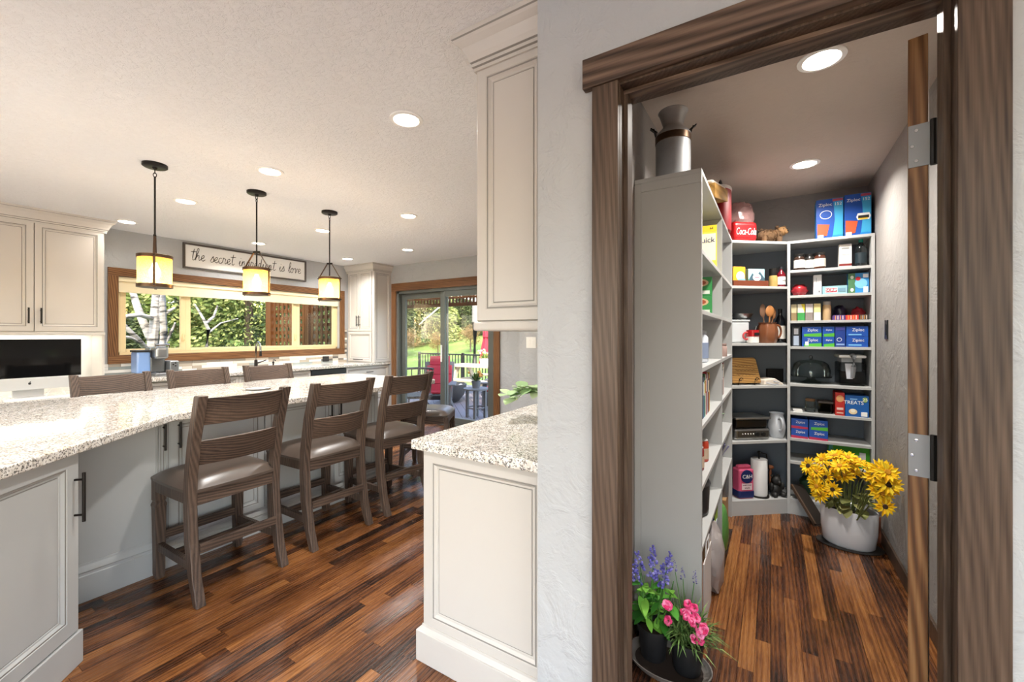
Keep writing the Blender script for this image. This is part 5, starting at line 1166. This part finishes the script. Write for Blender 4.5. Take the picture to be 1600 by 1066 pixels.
for k in range(520):
    a = rv.uniform(0, 6.28); el_ = rv.uniform(.1, 1.25); L = rv.uniform(.06, .16); b = Vector((rv.uniform(-.04, .04), rv.uniform(-.04, .04), .11+rv.uniform(0, .05)))
    d = Vector((cos(a)*cos(el_), sin(a)*cos(el_)*.8, sin(el_))); md = b+d*L*.6; e = b+d*L-Vector((0, 0, .25*L*cos(el_)))
    if e.x < -.066 or e.y > .118:
        q_ = min(1, .066/max(1e-6, -e.x) if e.x < -.066 else 1, .118/e.y if e.y > .118 else 1); md.x *= q_; md.y *= q_; e.x *= q_; e.y *= q_
    s = Vector((-sin(a), cos(a), 0))*.0022
    m.add([b-s, b+s, md+s*1.3, md-s*1.3, e], [(0, 1, 2, 3), (3, 2, 4)])
for k in range(90):
    a = rv.uniform(0, 6.28); b = Vector((rv.uniform(-.03, .01), rv.uniform(-.02, .03), .12)); e = b+Vector((rv.uniform(-.06, .03), rv.uniform(-.02, .05), rv.uniform(.12, .24))); s = Vector((cos(a), sin(a), 0))*.0015
    m.add([b-s, b+s, e], [(0, 1, 2)])
fo = m.build('foliage', gm, p2); fo['kind'] = 'stuff'
pk = leafmat('pink_bloom', '#c8225c', '#e84b86', '#f59ac0'); m = MB()
for k in range(5):
    for lay in range(2):
        a = 2*pi*k/5+lay*.6; r_ = .017-.004*lay; d = Vector((cos(a), sin(a), 0)); s = Vector((-sin(a), cos(a), 0))
        m.add([d*.002, d*r_*.7+s*.009+Vector((0, 0, .004+.003*lay)), d*r_+s*.004+Vector((0, 0, .002+.004*lay)), d*r_-s*.004+Vector((0, 0, .003+.004*lay)), d*r_*.7-s*.009+Vector((0, 0, .004+.003*lay))], [(0, 1, 2, 3, 4)])
pme = m.mesh('bloom'); pme.materials.append(pk)
for (x, y, z, c) in ((-.055, -.05, .255, 3), (-.045, -.06, .205, 1), (.005, -.04, .25, 5), (.03, -.05, .235, 5), (.06, -.05, .205, 4), (.045, -.06, .185, 4), (.02, -.02, .27, 2)):
    for q in range(c):
        o = link('bloom', pme, p2, loc=(x+rv.uniform(-.014, .014), y+rv.uniform(-.01, .01), z+rv.uniform(-.012, .012))); o.rotation_euler = (R(55)+rv.uniform(-.4, .4), rv.uniform(-.4, .4), rv.uniform(-.5, .9)); o.scale = [rv.uniform(.85, 1.15)]*3
for k, (x, y, z) in enumerate(((-.02, .03, .34), (-.05, .03, .36), (.02, .05, .33))):
    spike(p2, (x, y, z), (x*1.1, y, z+.05), .009, 16, leafmat('dusky_violet', '#57527f', '#7a74a5', '#9a94bd'), 50+k); MB().tube([(0, 0, .12), (x, y, z)], .0015, 5).build('stem', stm, p2)
# ---- white planter with sunflowers
pc = (.415, 3.43)
mt = tag(MB().lathe([(.001, 0), (.97, 0), (1, .006), (.95, .008), (.001, .006)], n=40, sx=.175, sy=.12).build('plant_mat', plain('#2b2826', .6), smooth=True, loc=(pc[0]+.005, pc[1]+.005, 0)), 'dark oval mat under the white planter', 'mat')
wpl = thing('white_planter', 'white oval ceramic planter filled with yellow sunflowers', 'planter', (pc[0], pc[1], .0085), R(-12))
MB().lathe([(.001, 0), (.84, 0), (.92, .012), (1.0, .10), (1.02, .225), (1.0, .235), (.96, .232), (.93, .19), (.001, .185)], n=48, sx=.145, sy=.100).build('pot', plain('#e7e7ea', .22, var=.01), wpl, smooth=True)
MB().lathe([(.93, .19), (.4, .215), (.001, .22)], n=20, sx=.145, sy=.10).build('moss', plain('#2f2b1c', .95), wpl)
yl = leafmat('sunflower_petal', '#e8a90c', '#f5c614', '#fbdc3a'); dkc = plain('#3a2414', .9)
def flower_mesh(seed):
    rr = random.Random(seed); m = MB()
    for lay, (n, L, up) in enumerate(((13, .050, .1), (11, .040, .45))):
        for k in range(n):
            a = 2*pi*(k+.5*lay)/n+rr.uniform(-.1, .1); l = L*rr.uniform(.85, 1.15); d = Vector((cos(a), sin(a), up*rr.uniform(.6, 1.3))); s = Vector((-sin(a), cos(a), 0))*.009
            b = Vector((cos(a), sin(a), 0))*.008; md = b+d*l*.55; e = b+d*l-Vector((0, 0, .006))
            m.add([b, md-s, e, md+s], [(0, 1, 2, 3)])
    me = m.mesh('petals'); me.materials.append(yl); return me
fms = [flower_mesh(k) for k in range(3)]
dme = MB().lathe([(.001, .008), (.010, .008), (.014, .004), (.013, 0)], n=12).mesh('flower_center'); dme.materials.append(dkc)
dme2 = dme.copy(); dme2.materials.clear(); dme2.materials.append(plain('#c98a1c', .9))
FL = [(1263, 728), (1284, 718), (1305, 712), (1276, 737), (1297, 731), (1312, 728), (1290, 746), (1272, 748), (1301, 765), (1281, 772), (1325, 715), (1332, 737), (1345, 745), (1318, 742), (1342, 722), (1358, 733), (1366, 743), (1376, 735), (1387, 738), (1372, 762), (1388, 757), (1383, 792), (1378, 770), (1330, 724), (1352, 728), (1276, 760)]
for k, (px, py) in enumerate(FL):
    depth = 2.66+.10*((k*7) % 5)/5
    if py > 755: depth = 2.62
    if px > 1362: depth = 2.40-.06*((k*3) % 4)/4
    if px > 1378: depth = 2.27
    d = ray(px); wp_ = Vector((d.x*depth, d.y*depth, zat(py, depth)))
    loc = Vector((wp_.x-pc[0], wp_.y-pc[1], wp_.z-.0085)); loc = Matrix.Rotation(R(12), 3, 'Z') @ loc
    out = Vector((loc.x*1.6, loc.y*1.2-.12, max(.02, loc.z-.30))).normalized()
    o = link('sunflower_head', fms[k % 3], wpl, loc=loc); o.rotation_euler = out.to_track_quat('Z', 'Y').to_euler(); o.scale = [random.uniform(.9, 1.2)]*3
    link('flower_center', dme if k in (4, 6, 8, 21, 15) or k % 4 == 0 else dme2, o)
    MB().tube([(loc.x*.25, loc.y*.25, .2), loc*.6+Vector((0, 0, .1)), loc-out*.004], .0035, 5).build('stem', plain('#69713a', .7), wpl)
sl_ = leaf_mesh(.10, .06, .3, leafmat('faded_leaf', '#4d5128', '#767a45', '#a19f6a'))
for k in range(34):
    a = rv.uniform(0, 6.28); scatter_leaf(sl_, wpl, (cos(a)*rv.uniform(.02, .10), sin(a)*rv.uniform(.02, .08)-.01, rv.uniform(.24, .34)), a-pi/2+rv.uniform(-.5, .5), rv.uniform(-.5, .6), rv.uniform(.6, 1.1))
dp = thing('wall_tray', 'dark slanted serving tray leaning beside the white planter', 'tray', (0, 0, 0))
q = MB().bar((.155, 3.845, .215), (.290, 3.675, .008), .09, .012, (1, .79, 0)).build('panel', plain('#241c16', .5), dp, bev=.003)
MB().bar((.1197, 3.8171, .217), (.2547, 3.6471, .012), .010, .022, (1, .79, 0)).build('rim', plain('#5b4636', .5), dp)
tag(MB().prism(rounded(rounded([(-.035, 0), (.035, 0), (.035, .17), (-.035, .17)], 0, .01), 2, .01), 0, .012, 1).build('terracotta_tile', plain('#9c5a3f', .6), loc=(.562, 3.56, .0), rz=R(10), bev=.003), 'small reddish-brown board standing between the white planter and the wall', 'board')
# ================================================================ OUTSIDE
DZ = -.12
deck = struct(MB().box(-11, 3, Y1+.02, 9.9, DZ-.25, DZ-.03).build('terrain_deck', plain('#3d3a38', .8)))
dmats = plain('#7d7a80', .6, var=.3)
def clip(poly, a, b, c):        # keep a*x+b*y<=c
    out = []
    for i in range(len(poly)):
        p, q = poly[i], poly[(i+1) % len(poly)]; fp = a*p[0]+b*p[1]-c; fq = a*q[0]+b*q[1]-c
        if fp <= 0: out.append(p)
        if fp*fq < 0: t = fp/(fp-fq); out.append((p[0]+(q[0]-p[0])*t, p[1]+(q[1]-p[1])*t))
    return out
dd = Vector((-1, 1)).normalized(); dq = Vector((1, 1)).normalized(); bwid = .14
for k in range(-14, 64):
    c0 = dq*(k*bwid); far = 16
    pl_ = [tuple(c0-dd*far), tuple(c0+dq*(bwid-.007)-dd*far), tuple(c0+dq*(bwid-.007)+dd*far), tuple(c0+dd*far)]
    for (a, b, c) in ((0, -1, -(Y1+.03)), (0, 1, 9.85), (-1, 0, 9.5), (1, 0, 1.0)):
        pl_ = clip(pl_, a, b, c)
        if len(pl_) < 3: break
    if len(pl_) >= 3: MB().prism(pl_, DZ-.03, DZ).build('deck_board', dmats, deck)
gr_ = NT('lawn_grass'); nn_ = gr_.noise(pos(gr_), .5, 4); n2_ = gr_.noise(pos(gr_), 9, 3)
gr_.set(Base_Color=gr_.mix(gr_.math('MULTIPLY', n2_, .6), gr_.ramp(nn_, [(.35, '#6a8a3c'), (.65, '#8fa04e')]), '#3c5a25'), Roughness=.9); gr_.bump(n2_, .6, .05)
m = MB(); NX, NY = 60, 60; vs = []; fs = []
def gz(x, y):
    a = max(0, y-9.8)*.115-1.0; b = max(0, -x-9)*.09-1.0
    return max(a, b)+.25*sin(x*.4)*cos(y*.3)-.15
for i in range(NX+1):
    for j in range(NY+1):
        x = -75+100*i/NX; y = -25+100*j/NY; vs.append((x, y, gz(x, y) if not (-13 < x < 8 and -8 < y < 9.9) else -1.3))
for i in range(NX):
    for j in range(NY): fs.append((i*(NY+1)+j, (i+1)*(NY+1)+j, (i+1)*(NY+1)+j+1, i*(NY+1)+j+1))
m.add(vs, fs); struct(m.build('terrain_lawn', gr_.m, smooth=True))
# railing
rl_ = thing('deck_railing', 'black metal deck railing with thin upright balusters', 'railing', (-9.5, 9.7, DZ))
MB().box(0, 10.5, -.03, .03, .88, .92).build('top_rail', M['black'], rl_, bev=.004); MB().box(0, 10.5, -.015, .015, .09, .12).build('bottom_rail', M['black'], rl_)
bme = MB().box(-.01, .01, -.01, .01, .12, .88).mesh('baluster'); bme.materials.append(M['black'])
for k in range(95): link('baluster', bme, rl_, loc=(.06+k*.11, 0, 0))
for k in range(7): MB().box(-.03, .03, -.03, .03, 0, .95).build('post', M['black'], rl_, loc=(.03+k*1.74, 0, 0))
# lattice screen and valance
lwd = wood('cedar_lattice', '#241206', '#4d2c12', '#6b4420', 2)
ltc = thing('lattice_screen', 'brown wooden lattice screen with upright slats outside the kitchen window', 'lattice', (-8.62, 4.62, DZ))
MB().box(-.09, .09, -.05, .05, -.9, 2.9).build('post', lwd, ltc, bev=.004); MB().box(1.25, 1.37, -.05, .05, -.9, 2.9).build('post', lwd, ltc, bev=.004)
vme = MB().box(-.03, .03, -.009, .009, 0, 2.44).mesh('slat'); vme.materials.append(lwd)
for k in range(17):
    if abs(.16+k*.14-1.31) > .06: link('slat', vme, ltc, loc=(.16+k*.14, 0, .05))
hme = MB().box(0, 2.4, .009, .024, -.03, .03).mesh('cross_slat'); hme.materials.append(lwd)
for k in range(17): link('cross_slat', hme, ltc, loc=(.08, 0, .12+k*.14))
vl = thing('lattice_valance', 'strip of brown square lattice hung under the patio beam', 'lattice', (-7.2, 5.75, 0))
vz = 1.92
MB().box(0, 6, -.02, .02, vz-.06, vz+.0).build('bottom_board', lwd, vl); MB().box(0, 6, -.02, .02, vz+.19, vz+.34).build('beam', lwd, vl)
MB().box(0, 6, -.012, .0, vz+.075, vz+.11).build('cross_slat', lwd, vl)
sv = MB().box(-.018, .018, 0, .012, vz-.02, vz+.2).mesh('slat'); sv.materials.append(lwd)
for k in range(78): link('slat', sv, vl, loc=(.04+k*.076, 0, 0))
for x_ in (.05, 5.95): MB().box(x_-.07, x_+.07, -.07, .07, DZ, vz+.3).build('post', lwd, vl)
# adirondack chairs
gch = plain('#5d5f62', .6); rcu = plain('#a81f34', .75, var=.2)
def adirondack(label, loc, rz):
    t = thing('adirondack_chair', label, 'chair', loc, rz, 'adirondack chairs on the deck')
    for s in (-1, 1):
        MB().bar((s*.27, -.38, 0), (s*.27, -.36, .52), .04, .09, (1, 0, 0)).build('front_leg', gch, t, bev=.004)
        MB().bar((s*.25, -.42, .34), (s*.25, .50, .0), .03, .10, (1, 0, 0)).build('side_rail', gch, t, bev=.004)
        MB().prism([(s*.22, -.46), (s*.38, -.46), (s*.36, .12), (s*.25, .20)] if s > 0 else [(s*.38, -.46), (s*.22, -.46), (s*.25, .20), (s*.36, .12)], .53, .555).build('armrest', gch, t, bev=.004)
    for k in range(5): MB().bar((-.27, -.38+k*.11, .355-k*.036), (.27, -.38+k*.11, .355-k*.036), .09, .02, (0, 1, 0)).build('seat_slat', gch, t, bev=.003)
    for k in range(5):
        x_ = -.22+k*.11; top = 1.05-.06*abs(k-2)
        MB().bar((x_, .12, .20), (x_*1.12, .12+.28*top/1.0, top), .1, .018, (1, 0, 0)).build('back_slat', gch, t, bev=.003)
    for k in range(4):
        z0 = .30+k*.185; w_ = .25 if k < 3 else .2
        a = Vector((0, .12+.28*z0-.03, z0+.005)); b = Vector((0, .12+.28*(z0+.187)-.03, z0+.187))
        MB().bar(a, b, w_*2, .06, (1, 0, 0)).build('back_cushion', rcu, t, bev=.014, seg=3)
    MB().bar((0, -.40, .41), (0, .10, .28), .48, .06, (1, 0, 0)).build('seat_cushion', rcu, t, bev=.025, seg=3)
    return t
def ground(px, t, z=DZ): d = ray(px); return (d.x*t, d.y*t, z)
adirondack('grey adirondack chair with a high red cushion, facing the glass door', ground(684, 8.2), R(35))
adirondack('grey adirondack chair with a red seat cushion beside the round side table', ground(789, 8.4), R(-65))
fb = thing('fire_bowl', 'round dark concrete fire bowl on the deck', 'fire bowl', ground(703, 9.25))
MB().lathe([(.14, 0), (.20, .03), (.31, .16), (.36, .32), (.37, .40), (.34, .40), (.32, .33), (.001, .32)], n=32).build('bowl', plain('#3b3d40', .6), fb, smooth=True)
rk = random.Random(1); rm = plain('#8c8a88', .8)
for k in range(18): a = rk.uniform(0, 6.28); b = rk.uniform(0, .27); MB().sphere((cos(a)*b, sin(a)*b, .35), rk.uniform(.03, .055), 8, 6, (1, .8, .7)).build('stone', rm, fb)
sdt = thing('patio_side_table', 'round grey patio side table with a potted plant on it', 'table', ground(744, 7.5))
MB().lathe([(.001, .50), (.23, .50), (.23, .525), (.001, .525)], n=28).build('table_top', gch, sdt, smooth=True)
for a in range(4): MB().box(-.022, .022, -.022, .022, 0, .50).build('leg', gch, sdt, loc=(.16*cos(a*pi/2+.5), .16*sin(a*pi/2+.5), 0))
MB().torus((0, 0, .18), .15, .012, 24, 6).build('ring_brace', gch, sdt)
def bush_pot(name, label, loc, pr, phh, pc_, leafm, fl, n=90, sp=.12, hgt=.16):
    t = thing(name, label, 'plant', loc); MB().lathe([(pr*.75, 0), (pr, phh), (pr*.92, phh), (pr*.8, phh*.8), (.001, phh*.8)], n=20).build('pot', plain(pc_, .5), t, smooth=True)
    m = MB(); rr = random.Random(n)
    for k in range(n):
        a = rr.uniform(0, 6.28); e = rr.uniform(.2, 1.4); L = rr.uniform(.4, 1); d = Vector((cos(a)*cos(e)*sp, sin(a)*cos(e)*sp, sin(e)*hgt))*L; p = Vector((0, 0, phh*.85)); s = Vector((-sin(a), cos(a), 0))*.018
        m.add([p+d*.4, p+d*.75-s, p+d*1.15, p+d*.75+s], [(0, 1, 2, 3)])
    f_ = m.build('foliage', leafm, t); f_['kind'] = 'stuff'
    if fl:
        for k in range(16): a = rr.uniform(0, 6.28); b = rr.uniform(.3, 1); MB().sphere((cos(a)*sp*b, sin(a)*sp*b, phh+hgt*rr.uniform(.5, 1)), .022, 8, 5).build('bloom', plain(rr.choice(fl), .6), t)
    return t
s_ = sdt.location; dkl = leafmat('dark_leaf', '#23401f', '#3c5f2b', '#6b7f32')
bush_pot('patio_plant', 'dark leafy plant in a grey pot on the round side table', (s_.x, s_.y, DZ+.526), .085, .13, '#5d6066', dkl, ('#b8812c', '#8a6a2c'), 120, .15, .17)
pt_ = thing('picnic_table', 'cream wooden picnic table with attached benches beyond the fire bowl', 'table', ground(752, 10.25), 0)
crm = plain('#cfc0a4', .7, var=.15)
for k in range(5): MB().box(-.85, .85, -.37+k*.15, -.23+k*.15, .70, .74).build('top_board', crm, pt_, bev=.004)
for s in (-1, 1):
    MB().box(-.85, .85, s*.72-.12, s*.72+.12, .41, .45).build('bench', crm, pt_, bev=.004)
    for e in (-1, 1): MB().bar((s*.55, e*.62, 0), (s*.55, e*.20, .70), .05, .10, (1, 0, 0)).build('leg', crm, pt_)
    MB().box(s*.55-.02, s*.55+.02, -.8, .8, .34, .41).build('cross_beam', crm, pt_)
bush_pot('flower_pot', 'white pot of pale yellow flowers on the picnic table', (pt_.location.x+.1, pt_.location.y, DZ+.742), .13, .16, '#e8e4dc', leafmat('mid_leaf', '#5e7d3a', '#8fa85a', '#b5c27a'), ('#f2eec9', '#f4f0e6', '#e8d98a', '#e9c9cf'), 100, .2, .22)
um = thing('patio_umbrella', 'closed red patio umbrella standing on the deck', 'umbrella', ground(763, 11.42))
MB().tube([(0, 0, 0), (0, 0, 2.45)], .02, 8).build('pole', plain('#6b4a30', .5), um)
m = MB(); n = 24; prof = [(.04, 2.40), (.09, 2.0), (.13, 1.45), (.12, 1.40), (.17, 1.1), (.22, .62)]; vs = []; fs = []
for (r_, z) in prof: vs += [(r_*(1+(.22 if k % 3 == 0 else -.1))*cos(2*pi*k/n), r_*(1+(.22 if k % 3 == 0 else -.1))*sin(2*pi*k/n), z) for k in range(n)]
for i in range(len(prof)-1): fs += [(i*n+k, i*n+(k+1) % n, (i+1)*n+(k+1) % n, (i+1)*n+k) for k in range(n)]
m.add(vs, fs); m.build('canopy', plain('#b52a38', .8), um, smooth=False); MB().torus((0, 0, 1.42), .135, .02, 20, 6).build('tie', plain('#8f1c2a', .8), um)
MB().lathe([(.2, 0), (.2, .05), (.06, .09), (.03, .3)], n=20).build('base', M['black'], um, smooth=True)
wc = thing('wicker_chair', 'dark round-backed patio chair behind the bar stools', 'chair', ground(650, 7.3), R(60))
MB().lathe([(.28, .40), (.28, .44), (.001, .45)], n=20).build('seat', M['black'], wc)
for k in range(9): a = pi*k/8; MB().tube([(.25*cos(a), .25*sin(a), .42), (.30*cos(a), .30*sin(a), .86)], .010, 6).build('spindle', M['black'], wc)
MB().tube([(.31*cos(pi*k/12), .31*sin(pi*k/12), .87) for k in range(13)], .02, 8).build('back_rail', M['black'], wc, smooth=True)
for a in range(4): MB().tube([(.2*cos(a*pi/2+.7), .2*sin(a*pi/2+.7), .42), (.24*cos(a*pi/2+.7), .24*sin(a*pi/2+.7), 0)], .015, 6).build('leg', M['black'], wc)
# ---- trees
def crown_mesh(seed, kind, mat, n):
    rr = random.Random(seed); m = MB()
    for k in range(n):
        if kind == 'fir':
            z = rr.random()**1.15; a = rr.uniform(0, 6.28); tier = .75+.25*abs(sin(z*22)); R_ = (1-z)*.34*tier+.015; q = R_*rr.uniform(.35, 1)**.5
            p = Vector((cos(a)*q, sin(a)*q, .08+z*.92-q*.25)); d = Vector((cos(a), sin(a), -.3+rr.uniform(-.3, .3))); L = rr.uniform(.016, .034); wd = .006
        else:
            c = rr.choice(BLB); v = Vector((rr.gauss(0, 1), rr.gauss(0, 1), rr.gauss(0, 1))).normalized()*c[3]*rr.uniform(.6, 1.05)
            p = Vector(c[:3])+v; d = Vector((rr.uniform(-1, 1), rr.uniform(-1, 1), rr.uniform(-.8, .3))); L = rr.uniform(.012, .024); wd = .007
        d.normalize(); s = d.cross(Vector((rr.uniform(-1, 1), rr.uniform(-1, 1), rr.uniform(-1, 1)))).normalized()*wd
        m.add([p, p+d*L*.5+s, p+d*L, p+d*L*.5-s], [(0, 1, 2, 3)])
    me = m.mesh('crown'); me.materials.append(mat); return me
BLB = [(random.uniform(-.2, .2), random.uniform(-.2, .2), random.uniform(.35, .85), random.uniform(.12, .2)) for _ in range(10)]
fm = leafmat('fir_green', '#2d3b27', '#4b5a36', '#727c50'); bm_ = leafmat('leaf_green', '#4b5c2c', '#7a8648', '#a8aa68'); rm_ = leafmat('rust_leaf', '#5c4a2e', '#85693f', '#a88a5c')
crowns = [crown_mesh(1, 'fir', fm, 15000), crown_mesh(2, 'fir', bm_, 14000), crown_mesh(3, 'dec', bm_, 15000), crown_mesh(4, 'dec', rm_, 6000)]
bark = plain('#6b5a4a', .9, var=.5); trm = MB().tube([(0, 0, -.02), (0, 0, .4), (0, 0, .92)], [.022, .016, .004], 8).mesh('trunk'); trm.materials.append(bark)
def tree(kind, x, y, h, wd, label, group):
    t = thing(('fir_tree', 'spruce_tree', 'leafy_tree', 'rusty_shrub')[kind], label, 'tree', (x, y, gz(x, y)-.1), random.uniform(0, 6), group); t.scale = (h*wd, h*wd, h)
    link('crown', crowns[kind], t); link('trunk', trm, t); return t
TL = ('dark green fir tree beyond the ', 'yellow-green spruce beyond the ', 'bright leafy tree beyond the ', 'rust coloured shrub beyond the ')
rt_ = random.Random(77)
for k in range(11):                                # seen through the kitchen window
    y = -1.5+k*.95+rt_.uniform(-.4, .4); x = -13.5-((k*5) % 11)*1.35; kd = (2, 0, 1, 2, 0)[k % 5]
    tree(kd, x, y*(-x/11), rt_.uniform(6.5, 9), rt_.uniform(1.0, 1.15), TL[kd]+'kitchen window', 'trees beyond the kitchen window')
for k in range(20):                                # seen through the sliding door
    px = 600+k*10+rt_.uniform(-6, 6); t = 33+((k*7) % 20)*1.25; d = ray(px); kd = (0, 1, 0, 2, 3)[k % 5]; h_ = rt_.uniform(7, 12) if kd < 3 else rt_.uniform(1.5, 2.3)
    if kd == 3: t = 28.5
    tree(kd, d.x*t, d.y*t, h_, rt_.uniform(.8, .95) if kd < 3 else 1.2, TL[kd]+'lawn', 'trees beyond the lawn')
for k in range(8):
    x = -48+k*7; tree(0, x, 60+rt_.uniform(-1, 2), rt_.uniform(16, 19), 1.0, TL[0]+'lawn', 'trees beyond the lawn')
for k in range(9):
    y = -8+k*7; tree(0, -36+rt_.uniform(-2, 2), y, rt_.uniform(15, 18), 1.1, TL[0]+'kitchen window', 'trees beyond the kitchen window')
gt = thing('bare_tree', 'grey bare-trunked tree with a drooping branch on the lawn', 'tree', ground(741, 21, 0)); gb = plain('#8b8680', .9, var=.4)
MB().tube([(0, 0, -.8), (.05, 0, 2), (0, 0, 6)], [.2, .16, .1], 10).build('trunk', gb, gt, smooth=True)
MB().tube([(-.05, 0, 3.1), (-1.0, -.3, 3.4), (-1.9, -.6, 2.7), (-2.8, -1.0, 1.9)], [.06, .05, .04, .02], 7).build('branch', plain('#c9c3b8', .9), gt, smooth=True)
# aspen close outside the kitchen window
asp_y, asp_t = on_x(237, -8.6); asp = thing('aspen_tree', 'white-barked aspen with forking bare branches just outside the window', 'tree', (-8.6, asp_y, -1.4))
nb_ = NT('aspen_bark'); v_ = nb_.mapping(objco(nb_), (1, 1, 6)); nz_ = nb_.noise(v_, 3.2, 4, .6)
nb_.set(Base_Color=nb_.ramp(nz_, [(.38, '#3a3631'), (.46, '#8f8a81'), (.7, '#b5b0a7')]), Roughness=.85)
def limb(pts, rs, nm='branch'):
    return MB().tube([(p[0], p[1], p[2]) for p in pts], rs, 9).build(nm, nb_.m, asp, smooth=True)
def AP(px, py, dx=0):              # point near the tree plane seen at a pixel, in the tree's own frame
    y, t = on_x(px, -8.6+dx); return (dx, y-asp_y, zat(py, t)+1.4)
limb([(0, 0, 0), AP(236, 560), AP(241, 510), AP(247, 440), AP(250, 380)], [.08, .075, .07, .065, .05], 'trunk')
limb([AP(238, 535), AP(222, 500, -.1), AP(213, 475, -.1), AP(203, 440, -.2)], [.06, .055, .05, .04], 'trunk')
limb([AP(252, 556, .1), AP(256, 520, .1), AP(254, 470, .2), AP(256, 430, .2)], [.055, .05, .045, .04], 'trunk')
limb([AP(234, 552), AP(215, 530, .2), AP(200, 515, .2), AP(186, 500, .2)], [.04, .038, .034, .028])
limb([AP(240, 498), AP(218, 492, .2), AP(200, 494, .2), AP(182, 500, .2)], [.04, .035, .03, .02])
limb([AP(254, 495, .1), AP(264, 486, .2), AP(273, 481, .2)], [.03, .025, .015]); limb([AP(256, 540, .1), AP(266, 522, .1), AP(274, 504, .1)], [.03, .022, .012])
limb([AP(225, 540, .1), AP(204, 528, .3), AP(186, 525, .3)], [.03, .025, .02])
ap2_y, _ = on_x(323, -9.6); asp2 = thing('young_aspen', 'slim crooked pale aspen seen in the middle pane', 'tree', (-9.6, ap2_y, -1.4))
def AQ(px, py): y, t = on_x(px, -9.6); return (0, y-ap2_y, zat(py, t)+1.4)
MB().tube([(0, 0, 0), AQ(322, 550), AQ(326, 515), AQ(316, 495), AQ(304, 475)], [.05, .045, .035, .025, .015], 8).build('trunk', nb_.m, asp2, smooth=True)
MB().tube([AQ(322, 505), AQ(334, 495), AQ(340, 478)], [.03, .025, .015], 7).build('branch', nb_.m, asp2, smooth=True)
MB().tube([AQ(326, 520), AQ(345, 505), AQ(372, 498)], [.02, .015, .01], 6).build('branch', nb_.m, asp2, smooth=True)
